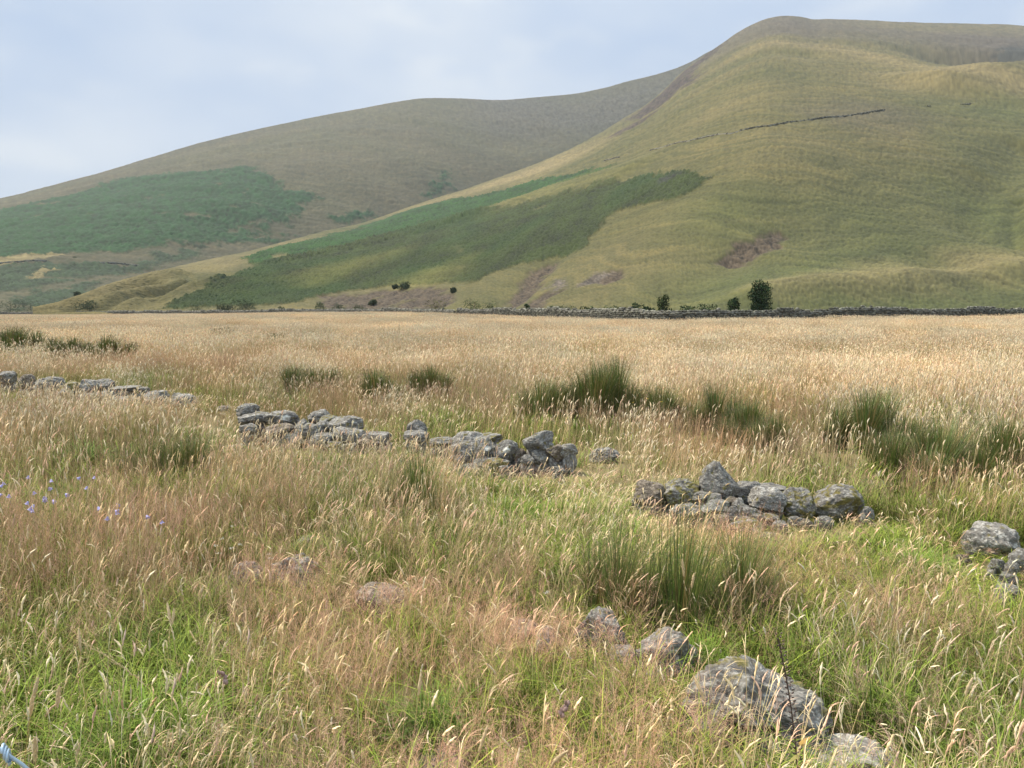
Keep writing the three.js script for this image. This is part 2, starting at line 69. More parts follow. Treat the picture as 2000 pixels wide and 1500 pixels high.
const SWARD = [[-2.81,-5.9,1.82,2.9,1.5,0.45,1.1,1],[-5.92,-10.35,2.06,3.36,1.6,0.2,0.9,1],[-0.7,-6.05,0.81,1.43,3.2,0.1,1.6,1],[-2.21,-5.9,0.92,1.16,0.8,0.3,2.4,1],[-0.31,-4.5,0.75,0.55,1.0,0.5,1.8,0.9],[-2.18,-10.83,1.91,2.38,0.3,2.2,0.2,0.8],[-1.65,-14.47,2.52,2.17,0.3,0.3,6.0,0.9],[3.08,-10.93,1.74,1.5,0.3,0.3,6.5,0.9],[-12.14,-22.76,4.46,4.01,0.8,0.2,2.2,1],[2.0,-8.48,1.16,1.29,0.9,0.7,1.2,0.9],[0.22,-6.48,0.52,1.12,0.25,2.2,0.3,0.55],[1.67,-4.89,1.44,1.03,0.3,2.8,0.4,0.7],[2.19,-4.25,0.83,0.92,0.3,2.8,0.5,0.7],[4.13,-7.18,1.21,2.16,0.7,2.0,0.5,0.9],[0.79,-3.81,0.67,0.47,0.4,2.2,0.9,0.8],[1.65,-2.95,0.58,0.6,0.5,1.2,2.0,0.8],[-1.71,-3.07,0.87,0.93,0.3,2.8,0.4,0.8],[-0.92,-3.81,0.86,0.69,0.8,0.7,2.2,0.85],[-0.31,-2.95,0.63,0.54,0.4,2.3,0.9,0.85],[0.39,-2.8,0.49,0.37,0.5,1.8,1.0,0.75],[-1.23,-4.5,0.87,0.76,0.9,0.5,2.0,0.85],[1.11,-6.57,0.8,1.17,0.5,1.5,0.4,0.8],[-3.43,-8.48,1.1,1.71,1.0,0.6,0.9,0.9],[-1.94,-7.18,0.99,1.17,1.2,0.4,1.2,0.9],[27.27,-52.65,4.34,6.54,0.3,1.6,0.3,0.7],[7.59,-22.76,1.44,2.77,0.6,1.2,0.5,0.9],[11.91,-29.83,3.85,3.22,0.6,0.5,1.2,0.9],[3.98,-23.89,1.93,2.94,0.8,0.8,0.5,0.9],[-24.12,-67.31,4.28,10.15,0.4,1.4,0.5,0.8],[11.14,-23.89,1.05,3.19,0.5,1.5,0.4,0.9],[15.13,-23.89,1.5,5.86,0.7,1.0,0.7,0.9],[-10.91,-43.22,2.67,4.85,0.5,1.2,0.5,0.8],[-2.35,-25.14,1.51,2.68,0.7,0.9,0.5,0.9],[-27.45,-59.08,2.6,9.76,0.5,1.0,0.6,0.9]];
const TREES = [[30.0,-0.23,-93.7,2.8,5.27],[26.7,-0.25,-93.4,1.71,3.31],[17.9,-0.28,-91.9,1.78,3.69],[15.5,-0.28,-96.1,2.25,2.62],[16.2,-0.28,-91.2,1.51,2.18],[23.7,-0.26,-93.0,2.6,2.4],[6.3,-0.28,-119.2,1.13,2.34],[2.6,-0.28,-130.0,1.06,2.78],[-7.8,-0.28,-157.4,4.28,3.53],[-3.7,-0.28,-145.6,4.35,2.66],[-99.6,-0.88,-244.6,7.17,3.59],[-65.8,-0.51,-221.8,2.83,2.41],[-52.5,-0.32,-211.5,3.55,3.47],[20.7,-0.27,-90.8,2.53,2.17],[13.4,-0.28,-101.3,3.05,2.05],[-17.3,-0.23,-173.9,7.12,3.39],[7.7,-0.28,-110.7,3.77,1.96],[10.6,-0.28,-106.4,2.9,1.97],[-39.6,-0.22,-199.3,4.14,2.38],[-46.4,-0.24,-206.1,3.73,2.82]];
const HILL_BUSHES = [[-40.4,-268.3,1.99,1.26,0],[-36.6,-263.8,3.54,1.77,0],[-17.7,-234.8,1.88,1.41,0],[-44.0,-244.3,2.31,1.16,0],[-294.3,-523.7,4.0,2.0,1],[-164.6,-293.4,2.24,1.34,0],[-216.0,-347.0,13.6,3.81,1],[-216.7,-333.8,13.24,3.71,1],[-145.1,-264.0,7.22,1.8,0],[-88.8,-257.8,7.26,2.54,0],[-94.2,-254.0,5.41,1.8,0]];
const DOCKS = [[6.32,-11.62,0.32],[6.15,-9.33,0.09],[-12.53,-28.36,0.21],[-6.94,-11.62,0.08],[-6.77,-29.97,0.12],[-8.37,-34.55,0.14],[1.56,-26.03,0.12],[1.84,-25.2,0.13],[-3.05,-28.36,0.13],[1.51,-28.36,0.09],[-35.35,-69.53,0.21],[-20.46,-75.27,0.21],[-7.04,-48.2,0.16],[-3.09,-38.77,0.13],[-0.41,-40.77,0.14],[8.24,-38.77,0.13],[14.39,-48.2,0.17],[14.66,-44.17,0.15],[18.79,-38.77,0.2],[16.98,-34.55,0.15],[23.19,-41.84,0.16],[19.38,-32.43,0.15],[39.37,-61.21,0.24],[-42.19,-65.6,0.26],[-34.7,-61.21,0.23],[-14.67,-38.77,0.14],[-15.35,-48.2,0.13],[-5.19,-26.03,0.09],[-3.67,-23.0,0.08],[2.64,-28.36,0.09],[4.63,-38.77,0.1],[7.99,-48.2,0.13],[24.35,-61.21,0.18],[10.55,-24.05,0.09],[6.08,-24.05,0.08],[10.55,-28.36,0.1],[5.74,-9.8,0.11],[-5.34,-24.05,0.1],[1.34,-32.43,0.09],[-2.38,-51.32,0.14],[18.81,-69.2,0.19],[4.93,-26.03,0.09]];
const HAREBELLS = [[-4.09,-6.1],[-3.73,-5.83],[-3.69,-5.6],[-3.48,-5.54],[-3.29,-5.81],[-4.05,-6.41],[-3.61,-6.27],[-3.59,-5.93],[-3.73,-6.12],[-3.39,-5.62],[-2.97,-5.59],[-3.6,-5.75],[-3.45,-5.42],[-3.35,-5.25],[-3.3,-5.27],[-3.29,-5.45],[-2.83,-5.27],[-2.75,-5.22],[-2.76,-5.33],[-2.51,-5.13],[-3.53,-5.39],[-3.84,-5.7],[-2.67,-5.09],[-2.38,-4.96],[-3.93,-5.92],[-3.41,-6.23]];
const SMALL_FLOWERS = [[-1.92,-5.09,0],[-1.86,-4.83,0],[-1.87,-4.75,0],[-1.77,-4.66,0],[-1.75,-4.73,0],[-1.46,-4.59,0],[-1.48,-4.54,0],[-1.81,-4.56,0],[0.15,-3.87,0],[2.03,-12.44,1],[2.39,-13.0,1],[2.12,-10.88,1],[1.99,-11.31,1],[1.65,-10.59,1]];
const STALKS = [[-0.5,-5.16,0.75,'rust'],[0.31,-3.31,0.95,'oat'],[0.07,-2.48,0.62,'cocksfoot'],[-0.95,-2.73,0.6,'cocksfoot'],[1.02,-2.56,0.78,'spire'],[-0.55,-2.7,0.66,'timothy'],[-0.37,-2.61,0.6,'timothy'],[-0.59,-2.9,0.62,'timothy'],[-1.44,-3.22,0.62,'timothy'],[-1.58,-3.27,0.6,'timothy'],[-1.39,-3.2,0.58,'timothy'],[-1.64,-2.41,0.7,'timothy'],[-1.56,-2.32,0.7,'timothy'],[-1.41,-2.15,0.7,'timothy'],[-1.65,-2.4,0.72,'timothy'],[1.51,-2.56,0.66,'timothy'],[1.47,-2.57,0.6,'timothy'],[-0.72,-2.3,0.55,'timothy'],[-0.71,-2.34,0.5,'timothy'],[0.0,-2.29,0.6,'timothy'],[0.45,-2.46,0.6,'timothy'],[-0.18,-2.32,0.58,'timothy'],[1.39,-3.16,0.7,'timothy'],[0.89,-3.71,0.7,'timothy'],[0.81,-3.57,0.68,'timothy'],[-0.42,-2.81,0.8,'oat'],[-0.05,-2.89,0.8,'oat'],[0.27,-2.44,0.7,'oat'],[-1.21,-2.84,0.7,'oat'],[-1.24,-2.5,0.6,'oat'],[1.94,-3.59,0.7,'oat'],[-1.74,-3.0,0.62,'timothy'],[-1.13,-3.0,0.6,'timothy'],[-0.91,-3.3,0.62,'timothy'],[0.79,-2.55,0.6,'timothy']];

// ---------------------------------------------------------------- helpers
const taken = {};
function numbered(n) { const k = taken[n] = (taken[n] ?? -1) + 1; return k ? `${n}_${String(k).padStart(3, '0')}` : n; }
function tag(o, label, category, group, kind) { if (label) o.userData.label = label; if (category) o.userData.category = category; if (group) o.userData.group = group; if (kind) o.userData.kind = kind; return o; }
function thing(name, label, category, group, pos) { const g = new THREE.Group(); g.name = numbered(name); scene.add(g); if (pos) g.position.set(...pos); return tag(g, label, category, group); }
function mesh(name, geo, mat, parent, kind) { const m = new THREE.Mesh(geo, mat); m.name = parent === scene ? numbered(name) : name; m.castShadow = m.receiveShadow = true; parent.add(m); if (kind) m.userData.kind = kind; return m; }
const D2R = Math.PI / 180;
const interp = (T, x, k) => { if (x <= T[0][0]) return T[0][k]; for (let i = 1; i < T.length; i++) if (x <= T[i][0]) { const a = T[i - 1], b = T[i]; return lerp(a[k], b[k], (x - a[0]) / (b[0] - a[0])); } return T[T.length - 1][k]; };
const smoothT = (T, x, k) => { // cubic through the survey points
  if (x <= T[0][0]) return T[0][k]; const n = T.length; if (x >= T[n - 1][0]) return T[n - 1][k];
  let i = 0; while (x > T[i + 1][0]) i++;
  const a = T[i], b = T[i + 1], h = b[0] - a[0], t = (x - a[0]) / h;
  const sl = (p, q) => (q[k] - p[k]) / (q[0] - p[0]);
  const d = sl(a, b), ma = i ? (sl(T[i - 1], a) + d) / 2 : d, mb = i + 2 < n ? (d + sl(b, T[i + 2])) / 2 : d;
  const t2 = t * t, t3 = t2 * t;
  return (2 * t3 - 3 * t2 + 1) * a[k] + (t3 - 2 * t2 + t) * h * ma + (-2 * t3 + 3 * t2) * b[k] + (t3 - t2) * h * mb;
};
class Geo { // triangles with a colour per vertex
  constructor() { this.p = []; this.c = []; this.i = []; }
  v(x, y, z, c) { this.p.push(x, y, z); this.c.push(c[0], c[1], c[2]); return this.p.length / 3 - 1; }
  tri(a, b, c) { this.i.push(a, b, c); }
  build() { const g = new THREE.BufferGeometry(); g.setAttribute('position', new THREE.Float32BufferAttribute(this.p, 3)); g.setAttribute('color', new THREE.Float32BufferAttribute(this.c, 3)); g.setIndex(this.i); g.computeVertexNormals(); return g; }
  // a bent ribbon from (x,y,z): height h, leaning l metres towards angle a, tip drooping; returns the tip and its direction
  ribbon(x, y, z, h, l, a, w, c, segs = 3, taper = true, droop = 0, face) {
    const f = face ?? a + 1.57, wx = Math.cos(f) * w / 2, wz = Math.sin(f) * w / 2, ca = Math.cos(a), sa = Math.sin(a);
    let pa, pb, px = x, py = y, pz = z, tip, dir = [0, 1, 0];
    for (let k = 0; k <= segs; k++) {
      const t = k / segs, q = t * t, X = x + ca * l * q, Z = z + sa * l * q, Y = y + h * (t - droop * q * t);
      const s = taper ? (k === segs ? 0 : 1 - 0.65 * t * t) : 1;
      if (k) dir = [X - px, Y - py, Z - pz];
      if (k === segs && taper) { const e = this.v(X, Y, Z, c); this.tri(pa, pb, e); }
      else { const va = this.v(X - wx * s, Y, Z - wz * s, c), vb = this.v(X + wx * s, Y, Z + wz * s, c); if (k) { this.tri(pa, pb, va); this.tri(pb, vb, va); } pa = va; pb = vb; }
      px = X; py = Y; pz = Z; tip = [X, Y, Z];
    }
    const m = Math.hypot(...dir) || 1; return { tip, dir: dir.map((d) => d / m) };
  }
  spindle(p, d, len, rad, c, R, sides = 5, rings = 4, rag = 0.35, curve = 0) { // a seed head
    const ax = new THREE.Vector3(...d), u = new THREE.Vector3(1, 0.3, 0.2).cross(ax).normalize(), w = ax.clone().cross(u);
    let prev = null; const q = new THREE.Vector3();
    const cx = Math.cos(R() * 6.28), cz = Math.sin(R() * 6.28);
    for (let k = 0; k <= rings; k++) {
      const t = k / rings, r = rad * Math.pow(Math.sin(Math.PI * (0.06 + 0.9 * t)), 0.6), ring = [];
      for (let s = 0; s < sides; s++) {
        const th = s / sides * 6.283 + k * 0.6, rr = r * (1 + (R() - 0.5) * 2 * rag);
        q.copy(ax).multiplyScalar(t * len + (R() - 0.5) * rag * len / rings * 0.8).addScaledVector(u, Math.cos(th) * rr).addScaledVector(w, Math.sin(th) * rr);
        const cc = 0.72 + R() * 0.5;
        ring.push(this.v(p[0] + q.x + cx * curve * t * t, p[1] + q.y - Math.abs(curve) * 0.5 * t * t, p[2] + q.z + cz * curve * t * t, [c[0] * cc, c[1] * cc, c[2] * cc]));
      }
      if (prev) for (let s = 0; s < sides; s++) { const s2 = (s + 1) % sides; this.tri(prev[s], prev[s2], ring[s]); this.tri(prev[s2], ring[s2], ring[s]); }
      prev = ring;
    }
  }
  fleck(x, y, z, s, c, R) { // one spikelet
    const a = R() * 6.28, b = R() * 1.2 + 0.2, dx = Math.cos(a) * s, dz = Math.sin(a) * s, dy = s * b;
    const i = this.v(x, y, z, c), j = this.v(x + dx * 0.5 - dz * 0.25, y + dy * 0.6, z + dz * 0.5 + dx * 0.25, c), k = this.v(x + dx * 0.7 + dz * 0.1, y + dy, z + dz * 0.7 - dx * 0.1, c); this.tri(i, j, k);
  }
}
const vary = (c, R, k = 0.25) => { const f = 1 + (R() - 0.5) * 2 * k, w = (R() - 0.5) * k * 0.5; return [c[0] * f * (1 + w), c[1] * f, c[2] * f * (1 - w)]; };

// ---------------------------------------------------------------- ground
const EDGE = FIELD_EDGE.slice().sort((a, b) => a[0] - b[0]);
const bearing = (x, z) => Math.atan2(x, -z) / D2R;
const edgeDist = (b) => smoothT(EDGE, b, 1), edgeHeight = (b) => interp(EDGE, b, 2);
const RUIN_LINE = [[-12, -18.6], [-8.2, -15.4], [-5.6, -12.9], [-2.7, -10.1], [-0.6, -8.9], [0.3, -8.5], [1.9, -6.6], [3.4, -5.4], [5, -4.2]];
function segDist(x, z, L) { let best = 1e9, side = 0; for (let i = 1; i < L.length; i++) { const [ax, az] = L[i - 1], [bx, bz] = L[i]; const dx = bx - ax, dz = bz - az, t = clamp(((x - ax) * dx + (z - az) * dz) / (dx * dx + dz * dz)); const ex = x - ax - dx * t, ez = z - az - dz * t, d = Math.hypot(ex, ez); if (d < best) { best = d; side = ex * -dz + ez * dx; } } return [best, side]; }
const beyondRuin = (x, z) => { let L = RUIN_LINE, i = 1; while (i + 1 < L.length && x > L[i][0]) i++; const [ax, az] = L[i - 1], [bx, bz] = L[i], t = (x - ax) / (bx - ax), zl = az + (bz - az) * clamp(t, -6, 3); return sstep(2.5, 7.5, zl - z); }; // 0 on the near side, 1 out in the hay meadow
function ground(x, z) {
  const r = Math.hypot(x, z), b = bearing(x, z), w = edgeDist(clamp(b, -44, 44));
  let h = 0.05 * fbm2(x * 0.35, z * 0.35, 3) + 0.12 * fbm2(x * 0.04 + 5, z * 0.04, 2) * sstep(8, 40, r);
  const wide = 1 - sstep(44, 70, Math.abs(b));
  h += sstep(30, w, r) * edgeHeight(clamp(b, -44, 44)) * wide;
  h = lerp(h, -1.7, sstep(w + 6, w + 24, r) * wide);
  if (r < 30) h += 0.02 * Math.exp(-Math.pow(segDist(x, z, RUIN_LINE)[0] / 0.5, 2));
  return h;
}
{
  const rings = [0]; for (let r = 0.4; r < 6000; r *= r < 2 ? 1.25 : r < 30 ? 1.035 : r < 450 ? 1.05 : 1.3) rings.push(r); rings.push(7000);
  const N = 360, p = [], c = [], ix = [];
  for (const r of rings) for (let i = 0; i < N; i++) {
    const a = i / N * 2 * Math.PI, x = Math.sin(a) * r, z = -Math.cos(a) * r; p.push(x, ground(x, z), z);
    const t = 0.5 + 0.5 * fbm2(x * 0.8, z * 0.8, 3), u = 0.5 + 0.5 * fbm2(x * 0.11 + 40, z * 0.11, 3);
    const k = mix3(mix3([0.13, 0.105, 0.052], [0.22, 0.17, 0.09], t), [0.14, 0.145, 0.05], u * 0.45);
    c.push(...k);
  }
  for (let j = 0; j + 1 < rings.length; j++) for (let i = 0; i < N; i++) { const a = j * N + i, b = j * N + (i + 1) % N; ix.push(a, a + N, b, b, a + N, b + N); }
  const g = new THREE.BufferGeometry(); g.setAttribute('position', new THREE.Float32BufferAttribute(p, 3)); g.setAttribute('color', new THREE.Float32BufferAttribute(c, 3)); g.setIndex(ix.map((_, k) => ix[k])); g.computeVertexNormals();
  const m = mesh('ground', g, new THREE.MeshStandardMaterial({ vertexColors: true, roughness: 1, side: THREE.DoubleSide }), scene, 'structure');
  tag(m, 'flat meadow ground of brown thatch under the grass', 'ground');
}

// ---------------------------------------------------------------- hills
const FOOT = -1.5;
class Hill {
  constructor(T) { this.T = T; }
  col(b) { const T = this.T, F = smoothT(T, b, 1), R = smoothT(T, b, 2); return [F, R, (FOOT - EYE) / F, smoothT(T, b, 3), smoothT(T, b, 4)]; } // foot, ridge, slopes seen to foot and ridge, smoothed ridge
  at(b, s) { const [F, R, tf, tr, ts] = this.col(b), w = s + 0.3 / 6.283185 * Math.sin(6.283185 * s), r = F / (1 - w * (1 - F / R)); return [r, EYE + r * (tf + s * (ts + (tr - ts) * s * s * s - tf))]; }
  height(x, z) { const b = bearing(x, z), r = Math.hypot(x, z); let lo = 0, hi = 1; for (let k = 0; k < 30; k++) { const m = (lo + hi) / 2; this.at(b, m)[0] < r ? lo = m : hi = m; } return this.at(b, (lo + hi) / 2)[1]; }
}
const rightHill = new Hill(RIGHT_RIDGE), leftHill = new Hill(LEFT_RIDGE);
function inside(x, z, P) { let c = false; for (let i = 0, j = P.length - 1; i < P.length; j = i++) if ((P[i][1] > z) !== (P[j][1] > z) && x < (P[j][0] - P[i][0]) * (z - P[i][1]) / (P[j][1] - P[i][1]) + P[i][0]) c = !c; return c; }
function polyCover(P, x, z, soft) { // 1 inside, 0 outside, a narrow ragged seam between
  const inn = inside(x, z, P.pts); let best = 1e9;
  for (let i = 0, j = P.pts.length - 1; i < P.pts.length; j = i++) { const [ax, az] = P.pts[j], [bx, bz] = P.pts[i], dx = bx - ax, dz = bz - az, t = clamp(((x - ax) * dx + (z - az) * dz) / (dx * dx + dz * dz)), ex = x - ax - dx * t, ez = z - az - dz * t; best = Math.min(best, ex * ex + ez * ez); }
  return clamp(0.5 + (inn ? 1 : -1) * Math.sqrt(best) / soft * 0.5);
}
const COL = {
  far_bracken: [0.012, 0.043, 0.012], far_low: [0.022, 0.040, 0.018], far_straw: [0.17, 0.14, 0.065], far_rock: [0.055, 0.053, 0.046],
  bracken: [0.015, 0.047, 0.009], dark_bracken: [0.023, 0.036, 0.008], clearing: [0.11, 0.11, 0.032], green: [0.052, 0.070, 0.019], bench_straw: [0.23, 0.18, 0.082], crest_straw: [0.19, 0.15, 0.07],
  earth: [0.058, 0.044, 0.030], scree: [0.085, 0.072, 0.06], ridge_rock: [0.042, 0.031, 0.027], heather: [0.066, 0.057, 0.05], crag: [0.03, 0.034, 0.032],
};
const SOFT = { bracken: 0.02, dark_bracken: 0.02, far_bracken: 0.022, far_low: 0.03, far_straw: 0.012, far_rock: 0.08, clearing: 0.05, green: 0.10, bench_straw: 0.05, crest_straw: 0.06, earth: 0.03, scree: 0.03, ridge_rock: 0.03, heather: 0.08, crag: 0.03 };
function hillMesh(hill, names, b0, b1, nb, ns, tone, folds, label, cat, name) {
  const polys = []; for (const n of names) for (const pts of COVER[n]) { const xs = pts.map((q) => q[0]), zs = pts.map((q) => q[1]); polys.push({ n, pts, x0: Math.min(...xs), x1: Math.max(...xs), z0: Math.min(...zs), z1: Math.max(...zs) }); }
  const back = 14, rows = ns + back, p = new Float32Array((nb + 1) * (rows + 1) * 3), c = new Float32Array(p.length); let o = 0;
  for (let j = 0; j <= rows; j++) for (let i = 0; i <= nb; i++) {
    const b = lerp(b0, b1, i / nb); let r, h;
    if (j <= ns) [r, h] = hill.at(b, j / ns); else { const q = (j - ns) / back, [R, H] = hill.at(b, 1); r = R * (1 + 0.5 * q * q + 0.01 * q); h = H - Math.max(10, H) * q * q * 1.05; }
    const s = Math.min(1, j / ns), x = r * Math.sin(b * D2R), z = -r * Math.cos(b * D2R);
    // relief: broad folds, then terracettes along the contours, then tussocks
    const arc = b * D2R * r;
    const fold = fbm2(x * 0.006, z * 0.006, 4), terr = fbm2(arc * 0.012 + fold, h * 0.16, 3), tuft = n2(x * 0.35, z * 0.35) * 0.5 + n2b(x * 0.9, z * 0.9) * 0.5, fine = 0.65 * n2(b * 4.6, j * 0.36) + 0.5 * n2b(b * 2.2 + 30, j * 0.2);
    const calm = sstep(0, 0.06, s) * (1 - 0.75 * sstep(0.9, 1, s));
    let dh = calm * (5 * fold * sstep(250, 800, r) + 0.25 * terr * (0.4 + r * 0.002)) + calm * 0.2 * (tuft + 1.3 * fine) * (0.4 + r * 0.0018);
    for (const f of folds) { if (x < f.x0 || x > f.x1 || z < f.z0 || z > f.z1) continue; const d = segDist(x, z, f.pts)[0]; dh += f.amp * Math.exp(-Math.pow(d / f.wid, 2)); }
    // colour of the cover
    let k = tone(x, z, r, h, s, b, terr, fold);
    const sp = 0.5 + 0.5 * n2(x * 0.22 + 90, z * 0.22), streak = fbm2(arc * 0.02 + 11, h * 0.35 + fbm2(x * 0.02, z * 0.02, 2) * 2, 3);
    k = mix3(k, [k[0] * 1.45, k[1] * 1.32, k[2] * 1.25], clamp(streak * 1.3)); k = mix3(k, [k[0] * 0.62, k[1] * 0.70, k[2] * 0.66], clamp(-streak * 1.2));
    const dot = sstep(0.62, 0.8, n2b(b * 3.1 + 77, j * 0.19)) * (0.5 + 0.5 * sstep(-0.2, 0.3, fold)); k = mix3(k, [0.045, 0.052, 0.022], dot * 0.6);
    const rill = n2(b * 2.4 + 5, s * 5) * 0.6 + n2b(b * 6, s * 7) * 0.4, trod = (h + 7 * fbm2(x * 0.004, z * 0.004, 3)) / 15, line = sstep(0.42, 0.5, Math.abs(trod - Math.round(trod))) * sstep(0.0, 0.35, fbm2(arc * 0.008, h * 0.02 + 4, 3)); k = mix3(k, [0.19, 0.155, 0.08], line * 0.22);
    const jitter = 1 + 0.13 * rill + 0.30 * fine + 0.10 * (sp - 0.5); k = [k[0] * jitter, k[1] * jitter, k[2] * jitter];
    let lift = 0;
    const wx = x + r * 0.012 * fbm2(x * 0.03, z * 0.03, 3) + r * 0.004 * n2(x * 0.15, z * 0.15), wz = z + r * 0.02 * fbm2(x * 0.03 + 30, z * 0.03, 3) + r * 0.006 * n2(x * 0.15, z * 0.15 + 9);
    for (const P of polys) {
      const soft = SOFT[P.n] * r; if (wx < P.x0 - soft || wx > P.x1 + soft || wz < P.z0 - soft || wz > P.z1 + soft) continue;
      let a = polyCover(P, wx, wz, soft); if (a <= 0) continue;
      if (soft < r * 0.04) { a = sstep(0.40, 0.60, a + 0.24 * fbm2(x * 0.05 + 5, z * 0.03, 4) + 0.08 * fine); if (a <= 0) continue; }
      let q = COL[P.n]; const fern = P.n.includes('bracken') || P.n === 'far_low';
      if (fern) { const m = fbm2(x * 0.05, z * 0.03, 3), v = 1 + 0.5 * fine + 0.6 * m; q = [q[0] * v, q[1] * v, q[2] * v]; a *= sstep(-0.62, -0.45, fbm2(x * 0.02 + 17, z * 0.012, 3) + (P.n === 'far_low' ? -0.22 : 0)); if (P.n === 'dark_bracken') q = mix3(q, COL.bracken, sstep(0, 0.35, fbm2(x * 0.012 + 3, z * 0.008, 3)) * 0.4); }
      else if (P.n === 'earth' || P.n === 'scree' || P.n.includes('rock')) { const v = 1 + 0.9 * fine + 0.6 * fbm2(x * 0.2, z * 0.1, 3); q = [q[0] * v, q[1] * v, q[2] * v]; a *= 0.35 + 0.65 * sstep(-0.45, -0.1, fbm2(x * 0.08 + 51, z * 0.05, 3) + 0.1); }
      else { const v = 1 + 0.3 * fine + 0.5 * streak; q = [q[0] * v, q[1] * v, q[2] * v]; a *= 0.85; }
      k = mix3(k, q, a);
      if (fern) lift += a * (0.6 + 0.6 * fine + 0.4 * tuft) * (0.5 + r * 0.001);
      if (P.n === 'earth') dh -= a * (0.5 + 0.5 * fbm2(arc * 0.25, h * 0.4, 2));
    }
    h += dh + lift * calm;
    p[o] = x; p[o + 1] = h; p[o + 2] = z; c[o] = Math.max(0.01, k[0]); c[o + 1] = Math.max(0.01, k[1]); c[o + 2] = Math.max(0.008, k[2]); o += 3;
  }
  const ix = new Uint32Array(nb * rows * 6); let q = 0; for (let j = 0; j < rows; j++) for (let i = 0; i < nb; i++) { const a = j * (nb + 1) + i, d = a + nb + 1; ix.set([a, a + 1, d, a + 1, d + 1, d], q); q += 6; }
  const g = new THREE.BufferGeometry(); g.setAttribute('position', new THREE.BufferAttribute(p, 3)); g.setAttribute('color', new THREE.BufferAttribute(c, 3)); g.setIndex(new THREE.BufferAttribute(ix, 1)); g.computeVertexNormals();
  const m = mesh(name, g, new THREE.MeshStandardMaterial({ vertexColors: true, roughness: 1, side: THREE.DoubleSide }), scene, 'structure'); tag(m, label, cat);
}
const foldsOf = (F) => F.map((f) => { const e = f.wid * 3, xs = f.pts.map((q) => q[0]), zs = f.pts.map((q) => q[1]); return { ...f, x0: Math.min(...xs) - e, x1: Math.max(...xs) + e, z0: Math.min(...zs) - e, z1: Math.max(...zs) + e }; });
hillMesh(leftHill, ['far_bracken', 'far_low', 'far_straw', 'far_rock'], -50, 24, 800, 230, (x, z, r, h, s, b, terr, fold) => {
  const heath = mix3([0.054, 0.053, 0.030], [0.078, 0.070, 0.040], clamp(0.5 + 0.9 * fbm2(x * 0.004 + 2, z * 0.004, 3)));
  return mix3(heath, [0.066, 0.066, 0.034], clamp(0.3 + 0.9 * fbm2(x * 0.003 + 20, z * 0.003, 3)));
}, [], 'far grassy fell with a wide bracken patch, behind the nearer fell', 'hill', 'far_fell');
hillMesh(rightHill, ['green', 'crest_straw', 'bench_straw', 'heather', 'bracken', 'dark_bracken', 'clearing', 'ridge_rock', 'earth', 'scree', 'crag'], -31.8, 50, 1150, 400, (x, z, r, h, s, b) => {
  const a = clamp(0.5 + 0.9 * fbm2(x * 0.006 + 60, z * 0.006, 4)), base = mix3([0.064, 0.066, 0.022], [0.108, 0.094, 0.038], a);
  const moor = [0.095, 0.082, 0.047], up = sstep(160, 330, h + 70 * fbm2(x * 0.004, z * 0.004 + 8, 3)); // moor grass of the upper slope
  return mix3(base, moor, up * 0.8);
}, foldsOf(RIGHT_FOLDS), 'steep grassy fell with dark bracken patches and earth scars above the field wall', 'hill', 'near_fell');

